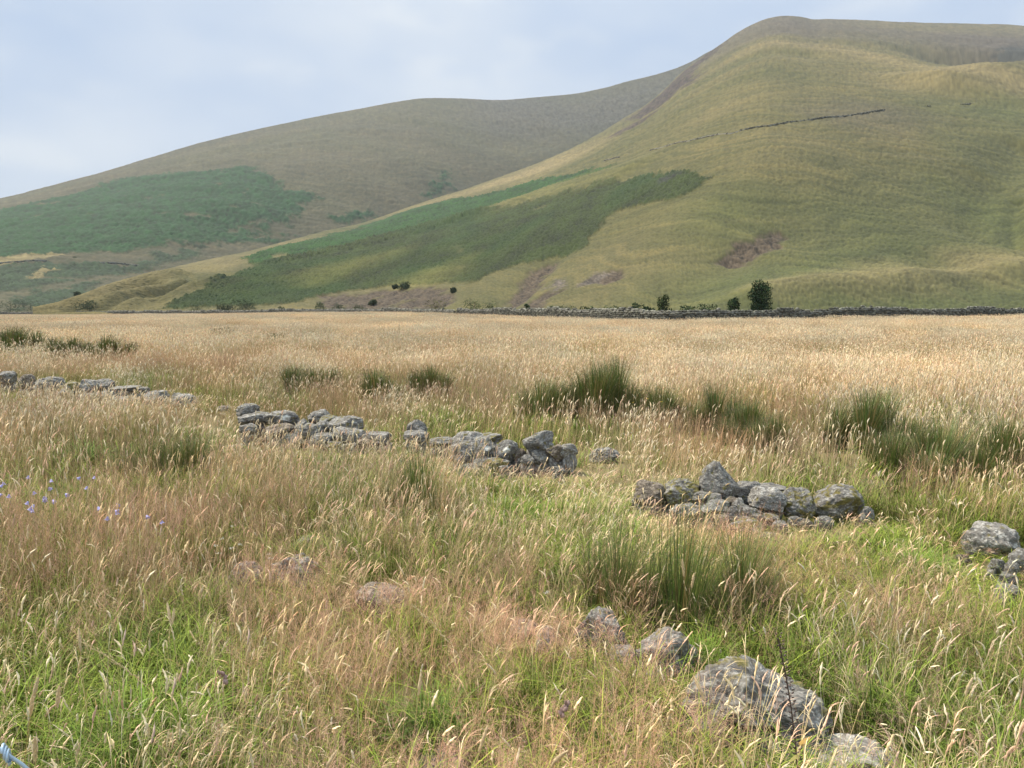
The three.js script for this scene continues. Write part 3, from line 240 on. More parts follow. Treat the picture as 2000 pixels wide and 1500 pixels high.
// ---------------------------------------------------------------- rock
function stoneGeo(seed, kind, detail) {
  const R = rng(seed), g = new THREE.IcosahedronGeometry(1, detail), P = g.attributes.position, n = P.count, cuts = [];
  const flat = kind === 'flat' || kind === 'slab', round = kind === 'smooth';
  const nc = round ? 2 : kind === 'angular' || kind === 'block' ? 11 : 7;
  for (let k = 0; k < nc; k++) { const v = new THREE.Vector3(R() - 0.5, (R() - 0.5) * 0.8, R() - 0.5).normalize(); cuts.push([v, 0.66 + R() * 0.26]); }
  if (flat) cuts.push([new THREE.Vector3(0.05, 1, 0.05).normalize(), 0.55]);
  const ox = R() * 50, oy = R() * 50, oz = R() * 50, v = new THREE.Vector3(), col = new Float32Array(n * 3), uv = new Float32Array(n * 2);
  const dark = kind === 'big' ? 0.9 : kind === 'brown' ? 0.8 : kind === 'pale' ? 1.25 : 1, warm = kind === 'brown' || kind === 'pinkish' ? 1.14 : 1;
  const moss = kind === 'moss' ? 0.12 : kind === 'mossy' ? 0.06 : kind === 'yellow' ? -0.02 : kind === 'big' ? -0.22 : -0.3;
  for (let i = 0; i < n; i++) {
    v.fromBufferAttribute(P, i).normalize();
    const box = Math.pow(Math.pow(Math.abs(v.x), 3) + Math.pow(Math.abs(v.y), 3) + Math.pow(Math.abs(v.z), 3), -1 / 3);
    let r = lerp(1, box, round ? 0.3 : 0.75);
    for (const [q, d] of cuts) { const t = v.dot(q); if (t > 0.05) { const lim = d / t; const m = clamp(0.5 + (r - lim) / 0.12); r = lerp(r, lim, m) - 0.03 * m * (1 - m); } }
    r *= 1 + (kind === 'big' || kind === 'rough' ? 0.26 : 0.15) * fbm3(v.x * 1.2 + ox, v.y * 1.2 + oy, v.z * 1.2 + oz, 3);
    const rough = fbm3(v.x * 5 + ox, v.y * 5 + oy, v.z * 5 + oz, 4), pit = n3(v.x * 17 + ox, v.y * 17, v.z * 17 + oz);
    r *= 1 + (round ? 0.015 : 0.065) * rough + (round ? 0.004 : 0.016) * pit;
    const px = v.x * r; let py = v.y * r, pz = v.z * r, qx = px;
    if (kind === 'peak' || kind === 'point') { const t = clamp((py + 0.6) / 1.6); qx *= 1.12 - 0.72 * t * t; pz *= 1.1 - 0.6 * t; qx += -0.08 * t; }
    if (kind === 'angular') { if (py > 0) qx += 0.25 * py; }
    if (kind === 'ridge') { py *= 0.8 + 0.5 * clamp(0.5 - px * 0.6); }
    if (kind === 'big') { py += 0.16 * clamp(0.55 - Math.abs(px + 0.35)) + 0.10 * clamp(0.4 - Math.abs(px - 0.15)) - 0.04 * clamp(px - 0.2); if (pz > 0.3 && py < 0.25 && Math.abs(px + 0.1) < 0.45) pz -= 0.3 * sstep(0.45, 0.15, Math.abs(px + 0.1)) * sstep(0.3, 0, py); }
    P.setXYZ(i, qx, py, pz);
    // weathered grey with crustose lichen, darker bare patches, moss cushions
    const a = fbm3(v.x * 2.3 + oz, v.y * 2.3, v.z * 2.3 + ox, 4), s = n3(v.x * 11 + 5, v.y * 11 + ox, v.z * 11), s2 = n3(v.x * 26 + oy, v.y * 26, v.z * 26 + 3), s3 = n3(v.x * 52, v.y * 52 + oy, v.z * 52);
    let k = mix3([0.115, 0.11, 0.105], [0.235, 0.225, 0.21], clamp(0.5 + 1.1 * a));
    k = mix3(k, [0.45, 0.455, 0.44], sstep(0.2, 0.55, 0.55 * s + 0.5 * s2 + 0.5 * a) * 0.75);
    k = mix3(k, [0.085, 0.081, 0.077], sstep(0.25, 0.7, -0.5 * s - 0.55 * s2 - 0.2 * a) * 0.75);
    if (kind === 'yellow') k = mix3(k, [0.34, 0.33, 0.13], sstep(0.25, 0.5, fbm3(v.x * 3 + 9, v.y * 3 + oy, v.z * 3, 3) + 0.2 * s2));
    if (kind === 'spot') { const d = Math.hypot(v.x - 0.15 + 0.1 * (s - 0.3), v.y - 0.3, v.z - 0.94); k = mix3(k, [0.62, 0.63, 0.6], sstep(0.34, 0.24, d + 0.06 * s2)); }
    k = [k[0] * warm * dark, k[1] * dark, k[2] * dark / warm];
    const mm = sstep(0.0, 0.25, fbm3(v.x * 1.6 + oy, v.y * 1.6 + oz, v.z * 1.6, 3) + moss + 0.12 * s2);
    k = mix3(k, [0.15 + 0.05 * s2, 0.13 + 0.03 * s2, 0.03], mm * 0.9);
    const g3 = 1 + 0.36 * s3; col[i * 3] = k[0] * g3; col[i * 3 + 1] = k[1] * g3; col[i * 3 + 2] = k[2] * g3;
    uv[i * 2] = Math.atan2(v.x, v.z) / Math.PI * 2; uv[i * 2 + 1] = v.y * 1.3;
  }
  g.setAttribute('color', new THREE.BufferAttribute(col, 3)); g.setAttribute('uv', new THREE.BufferAttribute(uv, 2));
  return g;
}
function weld(g) { // shared smooth normals on a soup of triangles
  const P = g.attributes.position, m = new Map(), N = new Float32Array(P.count * 3), key = [], a = new THREE.Vector3(), b = new THREE.Vector3(), c = new THREE.Vector3();
  for (let i = 0; i < P.count; i++) { const k = `${P.getX(i).toFixed(4)},${P.getY(i).toFixed(4)},${P.getZ(i).toFixed(4)}`; let q = m.get(k); if (!q) m.set(k, q = [0, 0, 0]); key.push(q); }
  for (let i = 0; i < P.count; i += 3) { a.fromBufferAttribute(P, i); b.fromBufferAttribute(P, i + 1).sub(a); c.fromBufferAttribute(P, i + 2).sub(a); b.cross(c); for (let k = 0; k < 3; k++) { key[i + k][0] += b.x; key[i + k][1] += b.y; key[i + k][2] += b.z; } }
  for (let i = 0; i < P.count; i++) { const q = key[i], l = Math.hypot(...q) || 1; N[i * 3] = q[0] / l; N[i * 3 + 1] = q[1] / l; N[i * 3 + 2] = q[2] / l; }
  g.setAttribute('normal', new THREE.BufferAttribute(N, 3)); return g;
}
const rockBump = (() => { const S = 256, d = new Uint8Array(S * S * 4); for (let y = 0; y < S; y++) for (let x = 0; x < S; x++) { const u = x / S * 6.2832, w = y / S * 6.2832; const v = 128 + 120 * fbm3(Math.cos(u) * 3 + Math.cos(w) * 0.7, Math.sin(u) * 3 + Math.sin(w) * 2.2, Math.cos(w) * 2.6, 5); const o = (y * S + x) * 4; d[o] = d[o + 1] = d[o + 2] = clamp(v, 0, 255); d[o + 3] = 255; } const t = new THREE.DataTexture(d, S, S); t.wrapS = t.wrapT = THREE.RepeatWrapping; t.magFilter = THREE.LinearFilter; t.needsUpdate = true; return t; })();
const rockMat = new THREE.MeshStandardMaterial({ vertexColors: true, roughness: 0.92, bumpMap: rockBump, bumpScale: 0.006, side: THREE.DoubleSide });
const footprints = []; // where no grass grows
let stoneSeed = 100;
function placeStone(s, parent, name, origin, detail) {
  const [x, y, z, w, h, kind] = s; stoneSeed += 7; const R = rng(stoneSeed);
  const m = mesh(name, weld(stoneGeo(stoneSeed, kind, detail)), rockMat, parent);
  const dep = kind === 'slab' ? w * 2.2 : Math.max(w * (0.75 + R() * 0.2), h * 0.8);
  m.scale.set(w / 2 * 1.06, h / 2 * 1.1, dep / 2); m.rotation.order = 'YXZ';
  m.rotation.set((R() - 0.5) * 0.1, Math.atan2(x, -z) * -1 + (R() - 0.5) * 0.2, kind === 'slab' ? -0.75 : (R() - 0.5) * 0.12);
  m.position.set(x - origin[0], y - origin[1], z - origin[2]);
  footprints.push([x, z, w * 0.5, dep * 0.5, y + h / 2, parent !== scene]);
  return m;
}
const ruinLabel = {
  F: 'farthest tumbled stretch of ruined drystone wall, low mossy grey stones sunk in straw grass', E: 'ruined wall stretch of piled rounded grey boulders with one dark tilted slab',
  E2: 'three small grey stones showing above the rushes between two wall stretches', D: 'ruined wall stretch with dark boulders carrying round white lichen patches and one angular capstone',
  C: 'ruined wall stretch topped by a pointed grey boulder with small rubble below', G: 'end of the ruined wall, one large pale boulder with small stones below it',
};
for (const [k, list] of Object.entries(RUINS)) {
  const cx = list.reduce((a, s) => a + s[0], 0) / list.length, cz = list.reduce((a, s) => a + s[2], 0) / list.length, org = [cx, ground(cx, cz), cz];
  const t = thing(k === 'E2' ? 'stone_pile' : 'ruined_stone_wall', ruinLabel[k], k === 'E2' ? 'stone pile' : 'ruined wall', 'collapsed drystone wall across the meadow', org);
  const big = k === 'C' || k === 'G' || k === 'D';
  for (const s of list) placeStone(s, t, 'stone', org, s[3] > 0.2 ? (big ? 22 : 16) : 11);
  for (const s of list) { // hearting under the stones that lie high
    const [x, y, z, w, h] = s, g = ground(x, z), low = y - h / 2; let held = false;
    for (const q of list) if (q !== s && Math.abs(q[0] - x) < (q[3] + w) * 0.4 && q[1] < y - 0.02 && q[1] + q[4] / 2 > low - 0.02 && Math.abs(q[2] - z) < 0.35) held = true;
    if (low > g - 0.01 && !(held && low - g < 0.05)) placeStone([x, (low + g) / 2, z - 0.04, w * 0.95, low - g + 0.12, ''], t, 'stone', org, 10);
  }
}
const boulderLabels = [
  ['rough grey boulder half hidden in pinkish grass, beside two sunken stones', 'boulder'], ['low grey stone sunk in grass next to the rough boulder', 'boulder'], ['pinkish flat-topped boulder alone in brown grass', 'boulder'], ['small pinkish stone beside an upright pale stone', 'stone'],
  ['narrow upright pale stone with lichen speckles', 'stone'], ['wedge shaped boulder with a long sloping ridge', 'boulder'], ['arched rough boulder between the wedge boulder and the largest one', 'boulder'], ['small smooth egg shaped grey stone leaning on the arched boulder', 'stone'],
  ['largest lichen covered boulder with a twin humped top and hollow front', 'boulder'], ['pale flat boulder at the foot of the dead flower spire', 'boulder'], ['dark flat stone buried in green grass', 'stone'], ['square pale block alone in the grass between two wall stretches', 'stone'],
  ['low stone in the gap between the two farther wall stretches', 'stone'], ['sunken grey stone by the bright green tussocks', 'stone'], ['pale sliver of stone in front of the lichen spotted wall stretch', 'stone'], ['half buried grey stone in green grass before the pointed boulder wall', 'stone'], ['grey stone sunk in grass below the end of the ruined wall', 'stone'], ['small pinkish stone next to the sunken one below the wall end', 'stone'],
  ['pale half buried stone in front of the tilted slab wall', 'stone'], ['small pinkish stone half buried below the boulder pile', 'stone'], ['dark low stone behind the rough boulder', 'stone'], ['pale stone between the wedge boulder and the egg shaped stone', 'stone'], ['thin grey stone lying flat beside the green tussocks', 'stone'],
];
BOULDERS.forEach((s, i) => {
  const q = s.slice(); const g = ground(q[0], q[2]); const low = q[1] - q[4] / 2; if (low > g - 0.02) q[1] -= low - g + 0.03;
  const m = placeStone(q, scene, boulderLabels[i][1] === 'boulder' ? 'boulder' : 'loose_stone', [0, 0, 0], q[3] > 0.4 ? 44 : q[3] > 0.2 ? 26 : 14); tag(m, ...boulderLabels[i]);
});

// ---------------------------------------------------------------- drystone walls
const smallStones = [0, 1, 2, 3].map((k) => { const g = new THREE.IcosahedronGeometry(1, 1), P = g.attributes.position, v = new THREE.Vector3(); for (let i = 0; i < P.count; i++) { v.fromBufferAttribute(P, i); const f = 0.9 + 0.35 * n3(v.x * 1.3 + k * 9, v.y * 1.3, v.z * 1.3); P.setXYZ(i, v.x * f * Math.pow(Math.abs(v.x) + 0.05, -0.15), v.y * f, v.z * f); } g.computeVertexNormals(); return g; });
const wallMat = new THREE.MeshStandardMaterial({ roughness: 0.95, color: 0xffffff }), coreMat = new THREE.MeshStandardMaterial({ roughness: 1, color: new THREE.Color().setRGB(0.2, 0.195, 0.18) });
function dryWall(name, label, path, height, step, course, hAt, seed, group) {
  const R = rng(seed), t = thing(name, label, 'stone wall', group), pts = [];
  for (let i = 1; i < path.length; i++) { const [ax, az] = path[i - 1], [bx, bz] = path[i], L = Math.hypot(bx - ax, bz - az); for (let d = 0; d < L; d += step) pts.push([lerp(ax, bx, d / L), lerp(az, bz, d / L), (bx - ax) / L, (bz - az) / L]); }
  const core = new Geo(), W = 0.25; let prev = null; const items = smallStones.map(() => []);
  const wob = []; pts.forEach(([x, z, tx, tz], i) => {
    const g = hAt(x, z), H = height * (0.9 + 0.14 * n2(i * step * 0.05, seed) + 0.08 * n2(i * step * 0.6, seed + 5)); const px = -tz, pz = tx;
    if (name === 'hillside_wall' && n2(i * step * 0.012, seed + 3) > 0.35) { prev = null; return; }
    const c = [1, 1, 1], a = core.v(x - px * W, g - 0.6, z - pz * W, c), b = core.v(x - px * W * 0.7, g + H * 0.9, z - pz * W * 0.7, c), d = core.v(x + px * W * 0.7, g + H * 0.9, z + pz * W * 0.7, c), e = core.v(x + px * W, g - 0.6, z + pz * W, c), now = [a, b, d, e];
    if (prev) for (let k = 0; k < 3; k++) { core.tri(prev[k], now[k], prev[k + 1]); core.tri(prev[k + 1], now[k], now[k + 1]); } prev = now;
    for (let y = course * 0.4; y < H; y += course) for (const sd of [-1, 1]) { const last = y + course >= H; if (last && sd > 0) continue;
      const f = 1 - 0.25 * y / H, w = step * (0.55 + R() * 0.25), hh = course * (last ? 0.75 : 0.5) * (0.8 + R() * 0.5), off = last ? 0 : sd * W * f;
      items[Math.floor(R() * 4)].push([x + px * off + tx * (R() - 0.5) * step * 0.5, g + y + (R() - 0.5) * course * 0.3, z + pz * off + tz * (R() - 0.5) * step * 0.5, w, hh, (last ? W * 0.9 : 0.16) * (0.8 + R() * 0.4), Math.atan2(-tz, tx) + (R() - 0.5) * 0.3, last]); }
  });
  mesh('wall_core', core.build(), coreMat, t);
  const M = new THREE.Matrix4(), Q = new THREE.Quaternion(), E = new THREE.Euler(), col = new THREE.Color();
  items.forEach((L, k) => { if (!L.length) return; const im = new THREE.InstancedMesh(smallStones[k], wallMat, L.length); im.name = 'stone_course'; im.userData.kind = 'stuff'; im.castShadow = im.receiveShadow = true;
    L.forEach((q, i) => { E.set((R() - 0.5) * 0.3, q[6], (R() - 0.5) * 0.4); M.compose(new THREE.Vector3(q[0], q[1], q[2]), Q.setFromEuler(E), new THREE.Vector3(q[3], q[4], q[5])); im.setMatrixAt(i, M); const v = (0.055 + 0.15 * Math.pow(R(), 1.8)) * (q[7] ? 1.25 : 1), gr = R() * 0.12; im.setColorAt(i, col.setRGB(v * 1.02, v * (1 + gr * 0.2), v * (0.86 - gr * 0.4))); }); t.add(im); });
}
{
  const seg = (b0, b1) => { const o = []; for (let b = b0; b <= b1 + 1e-6; b += 0.25) { const d = edgeDist(b); o.push([d * Math.sin(b * D2R), -d * Math.cos(b * D2R)]); } return o; };
  dryWall('drystone_wall', 'grey drystone field wall running past the lone dark tree', seg(-4.0, 42), 1.72, 0.42, 0.21, ground, 5, 'field boundary walls');
  dryWall('drystone_wall', 'lower drystone field wall below the earth cutting and far valley', seg(-40, -4.25), 1.5, 0.5, 0.26, ground, 6, 'field boundary walls');
  const hill = (H) => (x, z) => H.height(x, z) + 5 * fbm2(x * 0.006, z * 0.006, 4) * sstep(250, 800, Math.hypot(x, z));
  dryWall('hillside_wall', 'thin dark intake wall climbing across the upper slope of the near fell', HILL_WALL, 0.4, 0.8, 0.24, hill(rightHill), 7);
  dryWall('hillside_wall', 'dark wall along the track at the foot of the far fell', FAR_TRACK_WALL, 1.1, 1.2, 0.5, hill(leftHill), 8);
}

// ---------------------------------------------------------------- trees and bushes
const leafMat = new THREE.MeshPhysicalMaterial({ vertexColors: true, roughness: 0.95, specularIntensity: 0.4, side: THREE.DoubleSide });
const barkMat = new THREE.MeshStandardMaterial({ roughness: 1, color: new THREE.Color().setRGB(0.07, 0.055, 0.04) });
function plantTree(name, label, cat, group, x, y, z, w, h, leaf, seed, lobes, leafSize) {
  const R = rng(seed), t = thing(name, label, cat, group, [x, y, z]), stemG = new Geo(), boughs = new Geo(); let tr = stemG; const cr = new Geo(), c1 = [1, 1, 1];
  const limb = (a, b, r0, r1) => { const A = new THREE.Vector3(...a), B = new THREE.Vector3(...b), d = B.clone().sub(A).normalize(), u = new THREE.Vector3(0.3, 0.1, 1).cross(d).normalize(), v = d.clone().cross(u); const ra = [], rb = []; for (let k = 0; k < 6; k++) { const th = k / 6 * 6.283; const e = u.clone().multiplyScalar(Math.cos(th)).addScaledVector(v, Math.sin(th)); const p = A.clone().addScaledVector(e, r0), q = B.clone().addScaledVector(e, r1); ra.push(tr.v(p.x, p.y, p.z, c1)); rb.push(tr.v(q.x, q.y, q.z, c1)); } for (let k = 0; k < 6; k++) { const n = (k + 1) % 6; tr.tri(ra[k], ra[n], rb[k]); tr.tri(ra[n], rb[n], rb[k]); } };
  const th = h * 0.03 + 0.03; limb([0, -0.3, 0], [0, h * 0.45, 0], th, th * 0.6); limb([0, h * 0.45, 0], [0.05 * w, h * 0.9, 0], th * 0.6, th * 0.15);
  tr = boughs;
  for (let k = 0; k < lobes; k++) {
    const q = (k + 0.5) / lobes, a = k * 2.4 + R(), ly = h * (0.12 + 0.8 * q), out = w * 0.5 * (0.35 + 0.5 * Math.sqrt(Math.sin(Math.PI * clamp(0.12 + 0.8 * q)))) * (0.4 + R() * 0.85);
    const cx = Math.cos(a) * out * 0.75, cz = Math.sin(a) * out * 0.75, rad = w * (0.2 + R() * 0.1); limb([0, ly * 0.75, 0], [cx * 0.8, ly, cz * 0.8], th * 0.35, th * 0.1);
    const tone = vary(leaf, R, 0.22), N = Math.round(70 + R() * 60);
    for (let i = 0; i < N; i++) { const e = new THREE.Vector3(R() - 0.5, R() - 0.5, R() - 0.5).normalize().multiplyScalar(rad * (0.45 + 0.65 * R())); const px = cx + e.x, py = Math.max(0.02, ly + e.y * 0.85), pz = cz + e.z, s = leafSize * (0.6 + R() * 0.8), c = vary(tone, R, 0.25);
      const u = new THREE.Vector3(R() - 0.5, R() - 0.5, R() - 0.5).normalize(), v = new THREE.Vector3(R() - 0.5, R() - 0.5, R() - 0.5).cross(u).normalize();
      const A = cr.v(px - u.x * s, py - u.y * s, pz - u.z * s, c), B = cr.v(px + v.x * s * 0.5, py + v.y * s * 0.5, pz + v.z * s * 0.5, c), C = cr.v(px + u.x * s, py + u.y * s, pz + u.z * s, c), D = cr.v(px - v.x * s * 0.5, py - v.y * s * 0.5, pz - v.z * s * 0.5, c); cr.tri(A, B, C); cr.tri(A, C, D); }
  }
  mesh('branches', boughs.build(), barkMat, mesh('trunk', stemG.build(), barkMat, t), 'stuff'); mesh('crown', cr.build(), leafMat, t, 'stuff'); return t;
}
const bushLabels = { 3: 'rounded dark bush close beside the upright olive bush, behind the field wall', 4: 'low scrap of bush squeezed between the rounded and the upright bush', 5: 'broad low bush halfway between the upright olive bush and the lone tree', 6: 'tiny dark bush behind the wall below the bare scree', 7: 'slim upright little bush near the foot of the earth scar', 8: 'widest dark bush beside the corner where the wall steps down', 9: 'low spreading bush next to the widest dark bush', 10: 'round bush at the foot of the far bracken slope', 11: 'small bush behind the far wall below dark bracken', 12: 'bush at the foot of the earth cutting, valley end', 13: 'flat bush next to the conical one, behind the wall', 14: 'long low thicket behind the wall below the pinkish scar', 16: 'hummock of scrub behind the wall near the scree foot', 17: 'dark scrub between the scree foot and the low thicket', 18: 'scrubby bush in the middle of the cutting foot', 19: 'dark bush next to the valley end of the cutting' };
const treeLabels = ['tall dark leafy tree standing alone behind the field wall', 'small dark conical bush next to the tall lone tree', 'upright olive bush with thin top behind the field wall', 'rounded dark bush left of the upright olive bush, behind the wall'];
TREES.forEach(([x, y, z, w, h], i) => {
  const y0 = ground(x, z), hh = h + y - y0;
  if (i < 3) plantTree(['tree', 'bush', 'bush'][i], treeLabels[i], ['tree', 'bush', 'bush'][i], i ? 'bushes along the field wall' : undefined, x, y0, z, w, hh, i === 2 ? [0.04, 0.06, 0.02] : [0.024, 0.048, 0.017], 300 + i, i ? 14 : 44, 0.12);
  else plantTree('bush', i === 15 ? 'yellowish willow scrub at the foot of the earth cutting' : bushLabels[i], 'bush', i === 15 ? undefined : 'bushes along the field wall', x, y0, z, w, hh, i === 15 ? [0.09, 0.095, 0.03] : [0.05, 0.075, 0.03], 300 + i, 10, 0.13);
});
HILL_BUSHES.forEach(([x, z, w, h, far], i) => { const y0 = (far ? leftHill : rightHill).height(x, z); plantTree('bush', 'small dark bush clinging to the lower hillside', 'bush', 'bushes scattered on the lower slopes', x, y0 - 0.2, z, w * 1.15, h + 0.1, [0.055, 0.075, 0.034], 400 + i, 9, 0.22); });

// ---------------------------------------------------------------- grass
const farGrassMat = new THREE.MeshStandardMaterial({ vertexColors: true, roughness: 0.85, side: THREE.DoubleSide });
const grassMat = new THREE.MeshPhysicalMaterial({ vertexColors: true, roughness: 0.75, specularIntensity: 0.5, side: THREE.DoubleSide });
const C = { hay: [0.58, 0.46, 0.25], head: [0.83, 0.69, 0.47], nearHead: [0.72, 0.57, 0.34], pinkHead: [0.72, 0.48, 0.34], bent: [0.56, 0.34, 0.255], green: [0.14, 0.185, 0.030], fresh: [0.24, 0.315, 0.045], dark: [0.06, 0.10, 0.022], dry: [0.38, 0.29, 0.13] };
const WIND = 0.25; // prevailing lean, towards +x
function tuft(type, lod, seed, small) { // a patch of sward; the small ones fit between stones
  const R = rng(seed), g = new Geo(), rad = small ? [0.10, 0.15][lod] : [0.26, 0.48, 0.95, 2.1][lod], W = [1, 1.7, 3.4, 7][lod], segs = [4, 3, 2, 2][lod];
  const many = Math.pow(rad / [0.10, 0.17, 0.34, 0.7][lod], 2) * [0.85, 0.85, 0.9, 0.9][lod];
  const spot = () => { const a = R() * 6.283, d = Math.sqrt(R()) * rad * (0.8 + 0.3 * R()); return [Math.cos(a) * d, Math.sin(a) * d]; };
  const local = (x, z) => 1 + 0.28 * n2(x * 3 / (0.3 + rad) + seed, z * 3 / (0.3 + rad));
  const blade = (h0, h1, c, w, lean = 0.5) => { const [x, z] = spot(), h = lerp(h0, h1, R()) * local(x, z), a = R() * 6.283; g.ribbon(x, -0.02, z, h, h * lean * (0.2 + R()), a, w * W * (0.7 + R() * 0.6), vary(c, R), segs, true, 0.15 + R() * 0.35); };
  const stem = (h0, h1, c, head, hc, kind) => {
    const [x, z] = spot(), h = lerp(h0, h1, R()) * local(x, z), a = (R() - 0.5) * (R() < 0.7 ? 2.4 : 6.28), l = h * (0.05 + WIND * R());
    const { tip, dir } = g.ribbon(x, -0.02, z, h, l, a, 0.0016 * W, vary(c, R, 0.2), lod ? 2 : 4, false, 0.06 * R());
    if (kind === 'fog') { const L = head * (0.6 + 0.6 * R()); const wisp = R() < [0.45, 0.4, 0, 0][lod]; if (wisp) { for (let k = 0; k < 3; k++) g.ribbon(tip[0] - dir[0] * 0.02 * k, tip[1] - dir[1] * 0.02 * k, tip[2] - dir[2] * 0.02 * k, 0.06 + R() * 0.03, 0.03 + R() * 0.045, a + (R() - 0.5) * 0.6, 0.0026 * W, vary(hc, R, 0.22), 3, true, 0.4); } else if (lod === 0) g.spindle(tip, dir, L, 0.0022 + R() * 0.0022, vary(hc, R, 0.2), R, 4, 8, 0.75, L * 0.4 * R()); else g.spindle(tip, dir, L, 0.0058 * (lod === 1 ? 1.1 : W * 0.6), vary(hc, R, 0.18), R, 3, lod === 1 ? 3 : 2, 0.4, L * 0.3); }
    if (kind === 'bent') { const cc = vary(hc, R, 0.2), L = 0.15, n = [14, 9, 5, 3][lod], m = [7, 6, 4, 3][lod]; for (let k = 0; k < n; k++) { const t = k / n, th = R() * 6.283, out = 0.055 * (1 - t * 0.75) * (0.5 + R()); const bx = tip[0] + dir[0] * (t * L - 0.06), by = tip[1] + t * L - 0.06, bz = tip[2] + dir[2] * (t * L - 0.06); if (lod < 1) g.ribbon(bx, by, bz, 0.03, out, th, 0.0007 * W, cc, 1, true); for (let q = 0; q < m; q++) { const f = 0.35 + 0.65 * R(); g.fleck(bx + Math.cos(th) * out * f + (R() - 0.5) * 0.014, by + 0.03 * f + (R() - 0.5) * 0.014, bz + Math.sin(th) * out * f + (R() - 0.5) * 0.014, 0.0026 * W, vary(cc, R, 0.2), R); } } }
  };
  const times = (n, f) => { for (let i = 0; i < Math.round(n * many); i++) f(); };
  if (type === 'hay') { times([5, 11, 17, 20][lod], () => stem(0.30, 0.60, C.hay, 0.085, R() < 0.3 ? C.pinkHead : lod ? C.head : C.nearHead, 'fog')); times([20, 12, 9, 8][lod], () => blade(0.12, 0.40, R() < 0.45 ? C.dry : C.green, 0.0034, 0.7)); }
  if (type === 'green') { times([44, 32, 24, 18][lod], () => blade(0.14, 0.46, R() < 0.5 ? C.green : R() < 0.8 ? C.fresh : C.dark, 0.0040, 0.75)); times([4, 4, 3, 3][lod], () => blade(0.15, 0.4, C.dry, 0.003)); times(0.6, () => stem(0.34, 0.52, C.hay, 0.08, C.head, 'fog')); }
  if (type === 'bent') { times([8, 9, 11, 12][lod], () => stem(0.26, 0.50, [0.48, 0.33, 0.19], 0.1, C.bent, 'bent')); times([18, 13, 8, 6][lod], () => blade(0.1, 0.3, R() < 0.65 ? C.green : C.dry, 0.003)); }
  return g.build();
}
const TYPES = ['hay', 'green', 'bent'], NV = 5, bank = {};
for (const t of TYPES) for (let l = 0; l < 4; l++) for (let v = 0; v < NV; v++) { bank[t + l + v] = { geo: tuft(t, l, 1000 + l * 100 + v * 7 + t.length * 31), list: [] }; if (l < 2) bank[t + l + v + 's'] = { geo: tuft(t, l, 1500 + l * 100 + v * 7 + t.length * 31, true), list: [] }; }
function sward(x, z, r) { // how much of each kind grows here
  const far = beyondRuin(x, z); let a = lerp(0.7, 1.6, far), b = lerp(1.6, 0.3, far), c = lerp(0.8, 0.3, far), h = 1, wsum = 1;
  const fs = 1 / (1 + 0.03 * r), n = fbm2(x * 0.2 * fs + 70, z * 0.12 * fs, 3), m = fbm2(x * 0.45 * fs + 7, z * 0.3 * fs + 20, 3), wx = x + 0.5 * m * Math.min(3, r * 0.12), wz = z + 0.9 * n * Math.min(4, r * 0.12);
  for (const q of SWARD) { const dx = (wx - q[0]) / q[2], dz = (wz - q[1]) / q[3], d = dx * dx + dz * dz; if (d < 2.5) { const w = 4 * Math.exp(-d * 1.6); a += q[4] * w; b += q[5] * w; c += q[6] * w; h += q[7] * w; wsum += w; } }
  a /= wsum; b /= wsum; c /= wsum; h /= wsum;
  return [a * Math.exp(1.2 * m), b * Math.exp(2.6 * n), c * Math.exp(-2.4 * m + 0.8 * n), h * (1 + 0.35 * n), m];
}
const clumps = RUSHES.map((q) => [q[0] * 0.985, q[1] * 0.985, q[2] * 0.34, Math.min(q[2] * 0.28, 0.32)]);
const inAny = (L, x, z, k) => { for (const f of L) { const dx = (x - f[0]) / f[2], dz = (z - f[1]) / f[3]; if (dx * dx + dz * dz < k) return true; } return false; };
